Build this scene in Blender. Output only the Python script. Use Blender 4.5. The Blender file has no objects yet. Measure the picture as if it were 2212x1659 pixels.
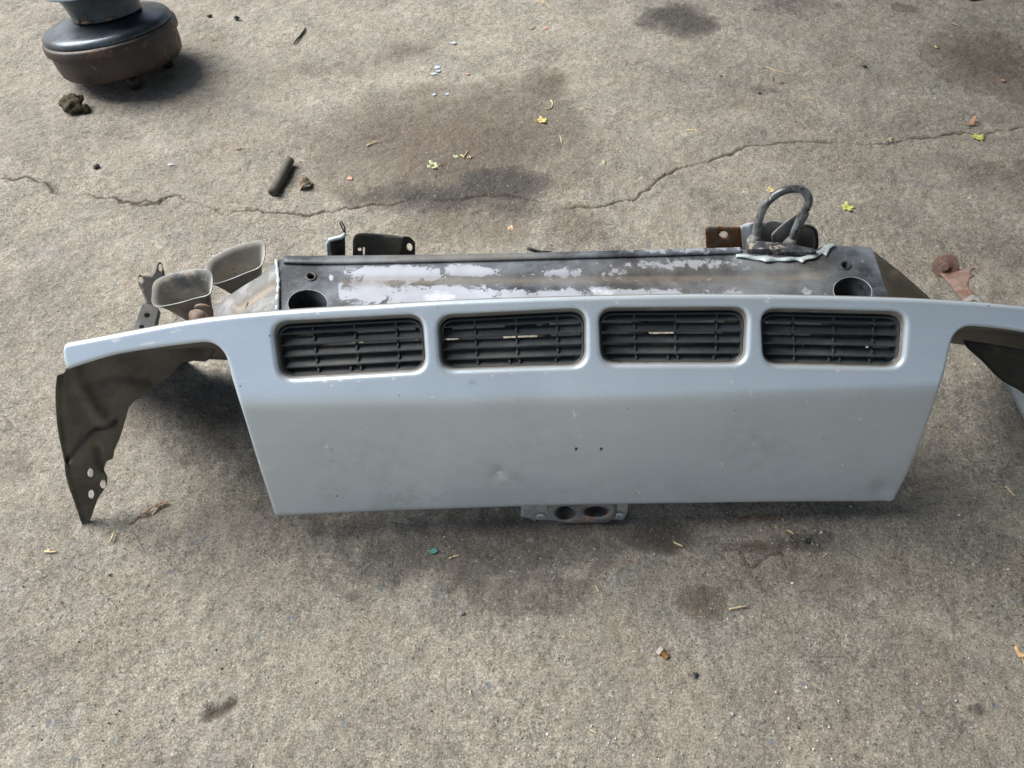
import bpy, bmesh, math, random
import numpy as np
from mathutils import Vector, Matrix
from mathutils.geometry import delaunay_2d_cdt
random.seed(7); np.random.seed(7)
R = math.radians
sc = bpy.context.scene
# ------------------------------------------------------------------ camera, sky, sun, exposure
CAM_H, PITCH, FPX = 1.30, R(50), 1661.0
cd = bpy.data.cameras.new('camera'); cam = bpy.data.objects.new('camera', cd)
sc.collection.objects.link(cam); sc.camera = cam
cam.location = (0, 0, CAM_H); cam.rotation_euler = (math.pi/2 - PITCH, 0, 0)
cd.sensor_width = 36; cd.lens = 36*FPX/2212; cd.clip_start = .02; cd.clip_end = 300
SUN = Vector((-.62, .21, .78)).normalized()
w = bpy.data.worlds.new('World'); sc.world = w; w.use_nodes = True
wn = w.node_tree; bg = wn.nodes['Background']
sky = wn.nodes.new('ShaderNodeTexSky'); sky.sky_type = 'NISHITA'; sky.sun_disc = False
sky.sun_elevation = math.asin(SUN.z); sky.sun_rotation = math.atan2(SUN.x, SUN.y)
sky.dust_density = 3.0; sky.air_density = 1.0; sky.ozone_density = 1.0
hs = wn.nodes.new('ShaderNodeHueSaturation'); hs.inputs['Saturation'].default_value = .85
wn.links.new(sky.outputs[0], hs.inputs['Color']); wn.links.new(hs.outputs[0], bg.inputs['Color'])
bg.inputs['Strength'].default_value = .050
sd = bpy.data.lights.new('sun', 'SUN'); sun = bpy.data.objects.new('sun', sd); sc.collection.objects.link(sun)
sd.energy = 2.6; sd.angle = R(46); sd.color = (1, .965, .92)
sun.rotation_euler = SUN.to_track_quat('Z', 'Y').to_euler(); sun.location = (-3, 2, 3)
vs = sc.view_settings; vs.view_transform = 'Standard'; vs.look = 'None'; vs.gamma = 1; vs.use_curve_mapping = False
vs.exposure = 1.6

# ------------------------------------------------------------------ measuring helpers
cp, sp = math.cos(PITCH), math.sin(PITCH)
def raydir(px, py):
    px = np.asarray(px, float); py = np.asarray(py, float)
    dx = (px-1106)/FPX; dy = (829.5-py)/FPX
    return np.stack([dx, cp+dy*sp, -sp+dy*cp], -1)
def at_y(px, py, Y):
    d = raydir(px, py); t = np.asarray(Y, float)/d[..., 1]
    p = d*t[..., None] if t.ndim else d*t
    return p + np.array([0, 0, CAM_H])
def at_z(px, py, Z=0.0):
    d = raydir(px, py); t = (np.asarray(Z, float)-CAM_H)/d[..., 2]
    p = d*t[..., None] if t.ndim else d*t
    return p + np.array([0, 0, CAM_H])
def plane_map(A, B, C):
    A, B, C = map(np.asarray, (A, B, C)); n = np.cross(B-A, C-A)
    def f(px, py):
        d = raydir(px, py); o = np.array([0, 0, CAM_H])
        t = np.dot(A-o, n)/(d@n)
        return o + d*t[..., None]
    return f
def mY(Y): return lambda px, py: at_y(px, py, Y(px, py) if callable(Y) else np.full(np.shape(px), Y, float))
def mZ(Z): return lambda px, py: at_z(px, py, Z(px, py) if callable(Z) else np.full(np.shape(px), Z, float))

# ------------------------------------------------------------------ object helpers
def setp(o, label=None, cat=None, group=None, kind=None):
    for k, v in (('label', label), ('category', cat), ('group', group), ('kind', kind)):
        if v: o[k] = v
    return o
def thing(name, loc, label, cat, group=None):
    o = bpy.data.objects.new(name, None); o.empty_display_size = .05; o.location = loc
    sc.collection.objects.link(o); return setp(o, label, cat, group)
def world_loc(o):
    v = Vector(o.location)
    while o.parent: o = o.parent; v += Vector(o.location)
    return v
def mesh(name, V, F, mats, parent=None, smooth=True, origin=None, mi=None, solid=0, bevel=0):
    if not isinstance(mats, (list, tuple)): mats = [mats]
    V = np.asarray(V, float).reshape(-1, 3)
    po = np.array(world_loc(parent)) if parent else np.zeros(3)
    og = np.asarray(origin, float) if origin is not None else (po if parent else np.zeros(3))
    me = bpy.data.meshes.new(name); me.from_pydata((V-og).tolist(), [], [tuple(int(i) for i in f) for f in F])
    for m in mats: me.materials.append(m)
    if smooth: me.polygons.foreach_set('use_smooth', [True]*len(me.polygons))
    if mi is not None: me.polygons.foreach_set('material_index', [int(i) for i in mi])
    me.update()
    o = bpy.data.objects.new(name, me); sc.collection.objects.link(o)
    o.location = og-po
    if parent: o.parent = parent
    if solid:
        s = o.modifiers.new('solid', 'SOLIDIFY'); s.thickness = solid; s.offset = -1
    if bevel:
        b = o.modifiers.new('bevel', 'BEVEL'); b.width = bevel; b.segments = 2; b.limit_method = 'ANGLE'
    return o
def crom(pts, step=6, closed=False):
    P = np.asarray(pts, float); n = len(P); out = []
    rng = range(n) if closed else range(n-1)
    for i in rng:
        if closed: a, b, c, d = P[(i-1) % n], P[i], P[(i+1) % n], P[(i+2) % n]
        else: a, b, c, d = P[max(i-1, 0)], P[i], P[i+1], P[min(i+2, n-1)]
        k = max(1, int(math.ceil(np.linalg.norm(c-b)/step)))
        for j in range(k):
            t = j/k
            out.append(.5*((2*b)+(-a+c)*t+(2*a-5*b+4*c-d)*t*t+(-a+3*b-3*c+d)*t**3))
    if not closed: out.append(P[-1])
    return np.array(out)
def segs(lists, step=6):                     # smooth runs joined at corners -> closed outline
    out = []
    for l in lists:
        c = crom(l, step); out.append(c[:-1])
    return np.concatenate(out)
def poly(pts, step=8):                        # straight-edged closed outline, resampled
    P = np.asarray(pts, float); out = []
    for i in range(len(P)):
        a, b = P[i], P[(i+1) % len(P)]; k = max(1, int(math.ceil(np.linalg.norm(b-a)/step)))
        out += [a+(b-a)*j/k for j in range(k)]
    return np.array(out)
def rquad(c, r, n=7, step=6):                 # four corners with rounding
    c = np.asarray(c, float); out = []
    for i in range(len(c)):
        p = c[i]; a = c[i-1]-p; b = c[(i+1) % len(c)]-p
        rr = r[i] if isinstance(r, (list, tuple)) else r
        la, lb = np.linalg.norm(a), np.linalg.norm(b); a /= la; b /= lb
        s = p+a*min(rr, la*.49); e = p+b*min(rr, lb*.49)
        for j in range(n+1):
            t = j/n; out.append((1-t)**2*s+2*(1-t)*t*p+t*t*e)
    return poly(out, step)
def ell(cx, cy, rx, ry, n=28, rot=0):
    a = np.linspace(0, 2*np.pi, n, endpoint=False); c, s = math.cos(rot), math.sin(rot)
    x, y = rx*np.cos(a), ry*np.sin(a)
    return np.stack([cx+x*c-y*s, cy+x*s+y*c], -1)
def inside(P, poly_):
    x, y = P[:, 0], P[:, 1]; r = np.zeros(len(P), bool); n = len(poly_)
    for i in range(n):
        x1, y1 = poly_[i]; x2, y2 = poly_[(i+1) % n]
        if y1 == y2: continue
        c = ((y1 > y) != (y2 > y)) & (x < (x2-x1)*(y-y1)/(y2-y1)+x1); r ^= c
    return r
def dist(P, pl, closed=True):
    pl = np.asarray(pl, float); d = np.full(len(P), 1e9); n = len(pl)
    for i in range(n if closed else n-1):
        a = pl[i]; b = pl[(i+1) % n]; ab = b-a; L = ab@ab
        if L < 1e-12: continue
        t = np.clip(((P-a)@ab)/L, 0, 1); q = P-(a+t[:, None]*ab)
        d = np.minimum(d, np.hypot(q[:, 0], q[:, 1]))
    return d
def cdt(outline, holes=(), spacing=10, rings=()):
    loops = [outline]+list(holes)
    x0, y0 = outline.min(0); x1, y1 = outline.max(0)
    gx, gy = np.meshgrid(np.arange(x0, x1, spacing), np.arange(y0, y1, spacing))
    gx[1::2] += spacing/2
    pts = [np.stack([gx.ravel(), gy.ravel()], -1)]
    mn = [max([spacing*.5]+[r+1.5 for r in rings])]
    for r in rings:
        for lp in loops:
            t = np.roll(lp, -1, 0)-np.roll(lp, 1, 0); t /= np.linalg.norm(t, axis=1)[:, None]+1e-9
            nrm = np.stack([-t[:, 1], t[:, 0]], -1)
            for s in (1, -1): pts.append(lp+nrm*s*r); mn.append(r-.25)
    keep = []
    for p, m in zip(pts, mn):
        ok = inside(p, outline)
        for h in holes: ok &= ~inside(p, h)
        p = p[ok]
        if not len(p): continue
        dd = np.minimum.reduce([dist(p, l) for l in loops]); keep.append(p[dd > m])
    allp = np.concatenate(loops+keep) if keep else np.concatenate(loops)
    ed, k = [], 0
    for l in loops:
        n = len(l); ed += [(k+i, k+(i+1) % n) for i in range(n)]; k += n
    vs_, es_, fs_, *_ = delaunay_2d_cdt([Vector(p) for p in allp], ed, [], 0, 1e-4)
    V = np.array([tuple(v) for v in vs_]); F = np.array([list(f) for f in fs_ if len(f) == 3])
    c = V[F].mean(1); ok = inside(c, outline)
    for h in holes: ok &= ~inside(c, h)
    F = F[ok]
    a = V[F[:, 0]]; b = V[F[:, 1]]; c = V[F[:, 2]]
    cr = (b[:, 0]-a[:, 0])*(c[:, 1]-a[:, 1])-(b[:, 1]-a[:, 1])*(c[:, 0]-a[:, 0])
    F = F[np.abs(cr) > 1e-6]; cr = cr[np.abs(cr) > 1e-6]
    F[cr > 0] = F[cr > 0][:, ::-1]           # image y runs down: this orientation faces the viewer
    used = np.unique(F); mp = -np.ones(len(V), int); mp[used] = np.arange(len(used))
    return V[used], mp[F]
def border(F):
    cnt = {}
    for f in F:
        for i in range(3):
            a, b = int(f[i]), int(f[(i+1) % 3]); cnt[(min(a, b), max(a, b))] = cnt.get((min(a, b), max(a, b)), 0)+1
    return [(int(f[i]), int(f[(i+1) % 3])) for f in F for i in range(3)
            if cnt[(min(f[i], f[(i+1) % 3]), max(f[i], f[(i+1) % 3]))] == 1]
def attr(o, name, vals):
    a = o.data.attributes.new(name, 'FLOAT', 'POINT'); v = np.zeros(len(o.data.vertices)); v[:len(vals)] = vals
    a.data.foreach_set('value', v.astype(np.float32))
def sheet(name, outline, mapper, mat, parent=None, holes=(), spacing=12, thick=.002, wall=None, origin=None, fold=None, extra=None):
    """a cut and formed metal sheet: outline and holes, laid on a real surface; wall = skirt vector round all its edges"""
    P2, F = cdt(np.asarray(outline, float), [np.asarray(h, float) for h in holes], spacing)
    V = mapper(P2[:, 0], P2[:, 1])
    if fold is not None: V = V + fold(P2[:, 0], P2[:, 1])
    F = [tuple(f) for f in F]
    if wall is not None:
        E = border(F); ids = sorted({i for e in E for i in e}); k = {i: len(V)+j for j, i in enumerate(ids)}
        V = np.concatenate([V, V[ids]+np.asarray(wall)])
        for a, b in E: F.append((b, a, k[a], k[b]))
    o = mesh(name, V, F, mat, parent, smooth=False, origin=origin, solid=thick)
    me = o.data; me.polygons.foreach_set('use_smooth', [True]*len(me.polygons))
    me.set_sharp_from_angle(angle=R(35))
    if extra:
        for k_, fn in extra.items(): attr(o, k_, fn(P2))
    return o
def tube(name, pts, r, mat, parent=None, n=10, origin=None, cap=True, closed=False):
    P = [Vector(p) for p in pts]; V, F = [], []; m = len(P); up = None
    for i, p in enumerate(P):
        if closed: t = (P[(i+1) % m]-P[i-1]).normalized()
        else: t = (P[min(i+1, m-1)]-P[max(i-1, 0)]).normalized()
        if up is None: up = t.orthogonal().normalized()
        up = (up-t*up.dot(t)).normalized(); s = t.cross(up)
        rr = r[i] if hasattr(r, '__len__') else r
        for k in range(n):
            a = 2*math.pi*k/n; V.append(tuple(p+(up*math.cos(a)+s*math.sin(a))*rr))
    for i in range(m if closed else m-1):
        for k in range(n):
            a = i*n+k; b = i*n+(k+1) % n; j = (i+1) % m
            F.append((a, b, j*n+(k+1) % n, j*n+k))
    if cap and not closed: F.append(tuple(range(n))[::-1]); F.append(tuple((m-1)*n+k for k in range(n)))
    if name is None: return V, F
    return mesh(name, V, F, mat, parent, origin=origin)
def lathe(name, prof, mat, parent, M=Matrix(), n=64, wob=0, origin=None):
    V, F = [], []; m = len(prof)
    for k in range(n):
        a = 2*math.pi*k/n
        for j, (r, z) in enumerate(prof):
            q = r*(1+wob*math.sin(3*a+z*20)+wob*.6*math.sin(7*a+1+z*9))
            V.append(tuple(M @ Vector((q*math.cos(a), q*math.sin(a), z))))
    for k in range(n):
        for j in range(m-1):
            F.append((k*m+j, ((k+1) % n)*m+j, ((k+1) % n)*m+j+1, k*m+j+1))
    o = mesh(name, V, F, mat, parent, origin=origin); o.data.set_sharp_from_angle(angle=R(50)); return o
def merge(parts):
    V, F = [], []
    for v, f in parts:
        k = len(V); V += [tuple(x) for x in v]; F += [tuple(i+k for i in g) for g in f]
    return V, F
def boxvf(c, u, v, w_):                      # centre and three half axes
    c, u, v, w_ = map(np.asarray, (c, u, v, w_)); V = []
    for a in (-1, 1):
        for b in (-1, 1):
            for d in (-1, 1): V.append(c+a*u+b*v+d*w_)
    return V, [(0, 1, 3, 2), (4, 6, 7, 5), (0, 4, 5, 1), (2, 3, 7, 6), (0, 2, 6, 4), (1, 5, 7, 3)]

# ------------------------------------------------------------------ materials
class NB:
    def __init__(s, name):
        s.m = bpy.data.materials.new(name); s.m.use_nodes = True; s.t = s.m.node_tree
        s.b = s.t.nodes['Principled BSDF']; s.tc = s.n('TexCoord').outputs['Object']
    def n(s, ty, **kw):
        nd = s.t.nodes.new('ShaderNode'+ty)
        for k, v in kw.items(): setattr(nd, k, v)
        return nd
    def put(s, sock, v):
        if hasattr(v, 'is_linked') or isinstance(v, bpy.types.NodeSocket): s.t.links.new(v, sock)
        elif isinstance(v, (tuple, list)): sock.default_value = (*v, 1) if len(v) == 3 and sock.type == 'RGBA' else v
        else: sock.default_value = v
    def noise(s, sc_, det=4, ro=.6, dist_=0, col=False, vec=None):
        nd = s.n('TexNoise'); s.put(nd.inputs['Vector'], vec or s.tc)
        nd.inputs['Scale'].default_value = sc_; nd.inputs['Detail'].default_value = det
        nd.inputs['Roughness'].default_value = ro; nd.inputs['Distortion'].default_value = dist_
        return nd.outputs['Color' if col else 'Fac']
    def voro(s, sc_, out='Distance', feat='F1', rnd=1, vec=None):
        nd = s.n('TexVoronoi', feature=feat); s.put(nd.inputs['Vector'], vec or s.tc)
        nd.inputs['Scale'].default_value = sc_; nd.inputs['Randomness'].default_value = rnd
        return nd.outputs[out]
    def ramp(s, v, *st):
        nd = s.n('ValToRGB'); s.put(nd.inputs[0], v); e = nd.color_ramp.elements
        while len(e) < len(st): e.new(.5)
        for el, (p, c) in zip(e, st):
            el.position = p; el.color = (c, c, c, 1) if not hasattr(c, '__len__') else (*c, 1)
        return nd.outputs[0]
    def mix(s, f, a, b, mode='MIX'):
        nd = s.n('Mix', data_type='RGBA', blend_type=mode)
        s.put(nd.inputs[0], f); s.put(nd.inputs[6], a); s.put(nd.inputs[7], b); return nd.outputs[2]
    def math(s, op, a, b=0., clamp=False):
        nd = s.n('Math', operation=op, use_clamp=clamp); s.put(nd.inputs[0], a); s.put(nd.inputs[1], b); return nd.outputs[0]
    def att(s, name): return s.n('Attribute', attribute_name=name).outputs['Fac']
    def scale(s, x, y, z):
        nd = s.n('Mapping'); s.put(nd.inputs[0], s.tc); nd.inputs['Scale'].default_value = (x, y, z); return nd.outputs[0]
    def bump(s, h, st=.5, d=.002, prev=None):
        nd = s.n('Bump'); nd.inputs['Strength'].default_value = st; nd.inputs['Distance'].default_value = d
        s.put(nd.inputs['Height'], h)
        if prev: s.put(nd.inputs['Normal'], prev)
        return nd.outputs[0]
    def done(s, col, rough=.5, metal=0., normal=None, **kw):
        s.put(s.b.inputs['Base Color'], col); s.put(s.b.inputs['Roughness'], rough); s.put(s.b.inputs['Metallic'], metal)
        if normal: s.put(s.b.inputs['Normal'], normal)
        for k, v in kw.items(): s.put(s.b.inputs[k], v)
        return s.m
def blotch(name, c1, c2, c3=None, sc_=12, cut=(.45, .6), cut3=(.62, .66), rough=.6, metal=0., dust=None, dustcut=(.45, .75), bump=.3, rough2=None):
    k = NB(name); f = k.ramp(k.noise(sc_, 6, .65), (cut[0], 0), (cut[1], 1)); c = k.mix(f, c1, c2)
    if c3 is not None: c = k.mix(k.ramp(k.noise(sc_*2.3, 8, .7, .4), (cut3[0], 0), (cut3[1], 1)), c, c3)
    if dust is not None: c = k.mix(k.ramp(k.noise(sc_*.8, 8, .7), (dustcut[0], 0), (dustcut[1], .75)), c, dust)
    c = k.mix(.35, c, k.mix(k.noise(sc_*25, 3), (.25,)*3, (1.6,)*3), 'MULTIPLY')
    r = k.math('ADD', k.math('MULTIPLY', k.noise(sc_*3, 5), .35), rough-.17)
    return k.done(c, r, metal, k.bump(k.noise(sc_*18, 5), bump, .001))

M = {}
# silver paint of the front panel
k = NB('silver_paint')
c = k.mix(k.ramp(k.noise(1.6, 3), (.35, 0), (.65, 1)), (.57, .67, .76), (.61, .70, .78))
c = k.mix(.5, c, k.mix(k.ramp(k.noise(5, 6, .7), (.4, 0), (.7, 1)), (1,)*3, (.92, .92, .91)), 'MULTIPLY')
sp_ = k.ramp(k.voro(1400, 'Color'), (.0, .85), (1, 1.12)); c = k.mix(.35, c, sp_, 'MULTIPLY')
dirtn = k.math('MULTIPLY', k.att('dirt'), k.ramp(k.noise(38, 9, .75), (.42, 0), (.66, 1)))
c = k.mix(k.math('MULTIPLY', dirtn, .42), c, (.15, .125, .095))
film = k.ramp(k.noise(k_s := 9, 8, .72, .8), (.62, 0), (.8, .14)); c = k.mix(film, c, (.24, .225, .19))
specks = k.math('MULTIPLY', k.ramp(k.voro(42, 'Distance', rnd=1), (.045, 1), (.07, 0)), k.ramp(k.voro(42, 'Color'), (.6, 0), (.66, 1)))
c = k.mix(k.math('MULTIPLY', specks, .8), c, (.08, .07, .06))
for rot_, th_, st_ in ((0., .655, .4), (.6, .665, .5), (-.35, .665, .45), (1.35, .67, .4)):
    mp_ = k.n('Mapping'); k.put(mp_.inputs[0], k.tc); mp_.inputs['Rotation'].default_value = (0, rot_, 0)
    m2_ = k.n('Mapping'); k.put(m2_.inputs[0], mp_.outputs[0]); m2_.inputs['Scale'].default_value = (1.2, 1, 34); m2_.inputs['Location'].default_value = (rot_*3, 0, rot_*7)
    c = k.mix(k.ramp(k.noise(7, 3, .6, .15, vec=m2_.outputs[0]), (th_, 0), (th_+.02, st_)), c, (.70, .75, .78))
chip = k.att('chip'); chipm = k.ramp(k.math('MULTIPLY', chip, k.math('ADD', .1, k.math('MULTIPLY', k.noise(420, 4, .8), 1.5))), (.40, 0), (.48, .85))
c = k.mix(chipm, c, (.86, .88, .86))
rgh = k.math('ADD', .24, k.math('MULTIPLY', k.noise(7, 8, .7), .22))
M['silver'] = k.done(c, rgh, .5, k.bump(k.noise(3.2, 2), .25, .02, k.bump(k.noise(900, 2), .12, .0004)), **{'Coat Weight': .5, 'Coat Roughness': .16})
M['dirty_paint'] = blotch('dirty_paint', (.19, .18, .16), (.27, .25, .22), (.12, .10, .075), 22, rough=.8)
# black beam paint peeling to primer
k = NB('peeling_black_paint')
n1 = k.noise(38, 10, .78, .5); peel = k.math('ADD', k.att('peel'), k.math('MULTIPLY', k.math('SUBTRACT', n1, .5), 2.3))
pm = k.ramp(peel, (.49, 0), (.51, 1))
blackc = k.mix(k.ramp(k.noise(9, 8, .7), (.40, 0), (.66, 1)), (.014, .018, .024), (.15, .175, .20))
prim = k.mix(k.ramp(k.noise(8, 6, .6), (.35, 0), (.65, 1)), (.25, .26, .30), (.33, .37, .43))
wht = k.math('MULTIPLY', k.ramp(k.noise(85, 8, .8), (.36, .25), (.58, .95)), k.ramp(k.math('ADD', k.att('white'), k.math('MULTIPLY', k.math('SUBTRACT', k.noise(55, 9, .75), .5), 1.1)), (.45, 0), (.75, 1)))
c = k.mix(pm, blackc, prim); c = k.mix(wht, c, (.54, .60, .66))
dst = k.math('MULTIPLY', k.att('dust'), k.ramp(k.noise(45, 8, .75), (.25, .35), (.6, 1))); c = k.mix(k.math('MULTIPLY', dst, .85), c, (.155, .135, .11))
c = k.mix(k.ramp(k.noise(160, 6, .8), (.60, 0), (.70, .6)), c, (.42, .43, .42))
M['beam'] = k.done(c, k.math('ADD', .34, k.math('MULTIPLY', n1, .35)), 0., k.bump(pm, .5, .0006, k.bump(k.noise(90, 5), .25, .001)))
M['grille'] = blotch('black_plastic', (.034, .041, .046), (.060, .070, .075), None, 9, rough=.45, dust=(.14, .135, .12), dustcut=(.5, .8), bump=.12)
M['liner'] = blotch('dusty_liner', (.095, .086, .072), (.15, .135, .11), (.21, .185, .15), 8, rough=.75, bump=.4, cut3=(.6, .72))
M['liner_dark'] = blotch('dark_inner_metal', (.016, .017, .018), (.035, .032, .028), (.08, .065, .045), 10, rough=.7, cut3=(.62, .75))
M['horn'] = blotch('dusty_horn_metal', (.27, .265, .24), (.36, .34, .30), (.10, .105, .105), 14, rough=.75, cut3=(.66, .69))
M['horn_worn'] = blotch('worn_horn_metal', (.10, .115, .12), (.27, .26, .23), (.36, .34, .30), 14, cut=(.4, .55), rough=.6, cut3=(.55, .6))
M['rim'] = blotch('bare_rim', (.22, .25, .26), (.36, .39, .39), (.12, .12, .11), 30, rough=.5, metal=.2)
M['grey_metal'] = blotch('grey_primer_metal', (.16, .165, .168), (.26, .265, .26), (.32, .30, .27), 20, rough=.65, dust=(.17, .15, .12))
M['dark_metal'] = blotch('dark_coated_metal', (.025, .028, .028), (.06, .058, .052), (.16, .15, .13), 18, rough=.55, cut3=(.66, .72))
M['olive_metal'] = blotch('olive_metal', (.07, .068, .055), (.10, .095, .075), (.16, .15, .12), 20, rough=.7)
M['rust'] = blotch('rust', (.12, .065, .05), (.19, .115, .085), (.07, .045, .04), 35, rough=.85, dust=(.26, .22, .19), dustcut=(.4, .65))
M['rusty_tab'] = blotch('rusty_tab', (.16, .14, .12), (.20, .085, .03), (.08, .04, .025), 40, cut=(.42, .52), rough=.8)
M['pale_blue_metal'] = blotch('pale_blue_metal', (.28, .33, .38), (.36, .40, .43), (.22, .12, .06), 25, rough=.55, cut3=(.63, .7))
M['zinc'] = blotch('zinc_plate', (.50, .52, .51), (.60, .61, .60), (.34, .33, .30), 16, rough=.4, metal=.3, bump=.1)
M['strip'] = blotch('pale_strip', (.50, .55, .58), (.60, .64, .66), None, 16, rough=.5)
M['casting'] = blotch('weathered_casting', (.16, .16, .165), (.32, .31, .30), (.36, .16, .08), 22, rough=.6, cut3=(.54, .64))
M['loop'] = blotch('scuffed_black_steel', (.07, .078, .084), (.33, .34, .34), (.42, .39, .34), 28, rough=.3, metal=.35, cut3=(.56, .62), dust=(.17, .085, .045), dustcut=(.6, .72))
M['loop_plate'] = blotch('streaked_black_plate', (.03, .034, .04), (.10, .105, .11), (.36, .33, .28), 26, rough=.45, cut3=(.54, .60))
M['putty'] = blotch('old_seam_paint', (.33, .40, .42), (.42, .48, .49), (.18, .19, .19), 34, rough=.5, cut3=(.62, .68))
M['seal'] = blotch('dry_sealant', (.12, .125, .13), (.26, .245, .215), (.05, .054, .058), 55, rough=.6, cut3=(.55, .68))
M['pot_top'] = blotch('blued_steel', (.022, .028, .034), (.10, .13, .155), (.17, .08, .04), 7, cut=(.35, .65), rough=.33, metal=.4, cut3=(.64, .72), bump=.25)
M['pot_rust'] = blotch('scorched_rusty_steel', (.022, .018, .018), (.05, .034, .028), (.20, .10, .05), 8, cut=(.35, .65), rough=.5, cut3=(.57, .66), bump=.6)
M['rubber'] = blotch('old_rubber', (.062, .060, .048), (.088, .085, .068), None, 30, rough=.8, bump=.3)
M['black_rubber'] = blotch('black_rubber', (.02, .022, .024), (.035, .04, .05), None, 30, rough=.5)
M['mud'] = blotch('dried_mud', (.05, .043, .026), (.09, .078, .05), (.13, .12, .09), 90, rough=.95, bump=1)
M['copper'] = blotch('brass_thread', (.30, .17, .06), (.40, .24, .10), (.15, .08, .03), 120, rough=.5, metal=.4)
M['bolt_head'] = blotch('bolt_head', (.45, .38, .36), (.55, .50, .48), (.25, .15, .13), 120, rough=.5, metal=.3)
M['dry_leaf'] = blotch('dry_leaf', (.20, .15, .11), (.30, .24, .18), (.12, .08, .06), 90, rough=.8)
M['yellow_leaf'] = blotch('yellow_leaf', (.50, .38, .13), (.55, .45, .22), (.35, .22, .08), 80, rough=.7)
M['green_leaf'] = blotch('green_leaf', (.30, .34, .17), (.42, .45, .28), None, 80, rough=.65)
M['lime_leaf'] = blotch('lime_leaf', (.40, .44, .10), (.48, .48, .18), (.3, .3, .08), 90, rough=.65)
M['orange_leaf'] = blotch('orange_leaf', (.40, .20, .10), (.50, .28, .16), None, 80, rough=.7)
M['peach_leaf'] = blotch('peach_leaf', (.56, .36, .18), (.60, .42, .24), None, 60, rough=.7)
M['twig'] = blotch('pale_twig', (.48, .38, .20), (.56, .47, .30), None, 120, rough=.8)
M['brown_twig'] = blotch('brown_twig', (.20, .12, .07), (.30, .20, .12), None, 120, rough=.85)
M['blue_flake'] = blotch('blue_grey_flake', (.30, .35, .42), (.38, .42, .48), None, 90, rough=.5)
M['pink_flake'] = blotch('pink_chip', (.50, .24, .18), (.55, .30, .24), None, 90, rough=.7)
M['green_glass'] = blotch('green_shard', (.05, .18, .15), (.10, .26, .22), None, 90, rough=.2)
# concrete
k = NB('worn_concrete')
big = k.noise(1.3, 5, .6); mid = k.noise(9, 6, .65); fine = k.noise(120, 6, .7)
c = k.mix(k.ramp(big, (.35, 0), (.65, 1)), (.358, .334, .275), (.292, .271, .222))
c = k.mix(k.ramp(mid, (.35, 0), (.68, .8)), c, (.255, .245, .215))
c = k.mix(k.ramp(k.noise(4.2, 9, .72, .6), (.50, 0), (.62, .55)), c, (.385, .358, .31))
c = k.mix(k.ramp(k.noise(6.5, 8, .7, .5), (.52, 0), (.66, .55)), c, (.275, .235, .185))
c = k.mix(k.ramp(k.noise(5.3, 8, .7, 1.2), (.54, 0), (.68, .6)), c, (.205, .21, .205))
c = k.mix(.9, c, k.ramp(k.noise(2.6, 10, .74, .9), (.36, .74), (.47, .98), (.53, 1.03), (.66, 1.24)), 'MULTIPLY')
worn = k.ramp(k.noise(3.7, 7, .68, .4), (.44, 0), (.56, 1))
c = k.mix(.75, c, k.ramp(k.noise(30, 9, .78), (.30, .62), (.5, 1.0), (.70, 1.32)), 'MULTIPLY')
c = k.mix(k.math('ADD', .35, k.math('MULTIPLY', worn, .45)), c, k.ramp(fine, (.28, .30), (.45, .90), (.55, 1.03), (.72, 1.5)), 'MULTIPLY')
c = k.mix(.75, c, k.ramp(k.noise(330, 3, .7), (.32, .35), (.68, 1.65)), 'MULTIPLY')
br = k.math('ADD', k.att('brown'), k.math('MULTIPLY', k.math('SUBTRACT', k.noise(14, 10, .78), .5), 1.1))
c = k.mix(k.ramp(br, (.26, 0), (.5, .45), (1, .85)), c, k.mix(k.ramp(fine, (.3, 0), (.7, 1)), (.082, .064, .048), (.155, .126, .098)))
oil_shade = k.math('ADD', k.att('oil_shade'), k.math('MULTIPLY', k.math('SUBTRACT', k.noise(20, 10, .78), .5), 1.15))
c = k.mix(k.ramp(oil_shade, (.26, 0), (.50, .5), (1.0, .92)), c, k.mix(k.ramp(fine, (.3, 0), (.7, 1)), (.040, .037, .034), (.085, .08, .074)))
for s_, colr, lo, hi, cc in ((95, (.46, .43, .37), .10, .16, .70), (70, (.105, .115, .13), .12, .2, .70), (34, (.20, .225, .25), .14, .18, .74), (210, (.70, .68, .62), .13, .2, .70), (150, (.045, .042, .038), .12, .24, .68), (48, (.36, .39, .42), .10, .15, .75)):
    d = k.voro(s_); m_ = k.math('MULTIPLY', k.ramp(k.math('ADD', d, k.math('MULTIPLY', k.noise(s_*4, 2), .12)), (lo+.06, 1), (hi+.08, 0)), k.ramp(k.voro(s_, 'Color'), (cc, 0), (cc+.02, 1)))
    c = k.mix(k.math('MULTIPLY', m_, .85), c, colr)
ck = k.ramp(k.att('crack'), (.2, 0), (.75, .8)); c = k.mix(ck, c, (.085, .066, .050))
pits = k.ramp(k.voro(75), (.0, 0), (.28, 1)); b1 = k.bump(k.noise(55, 9, .78), 1.0, .013)
b2 = k.bump(k.math('MULTIPLY', k.noise(170, 4, .62), k.math('ADD', .45, k.math('MULTIPLY', worn, .8))), 1.0, .004, b1); b3 = k.bump(k.math('MULTIPLY', pits, k.noise(30, 2)), .7, .004, b2)
M['concrete'] = k.done(c, k.ramp(mid, (.3, .78), (.7, .95)), 0., b3, **{'Specular IOR Level': .35})

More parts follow.
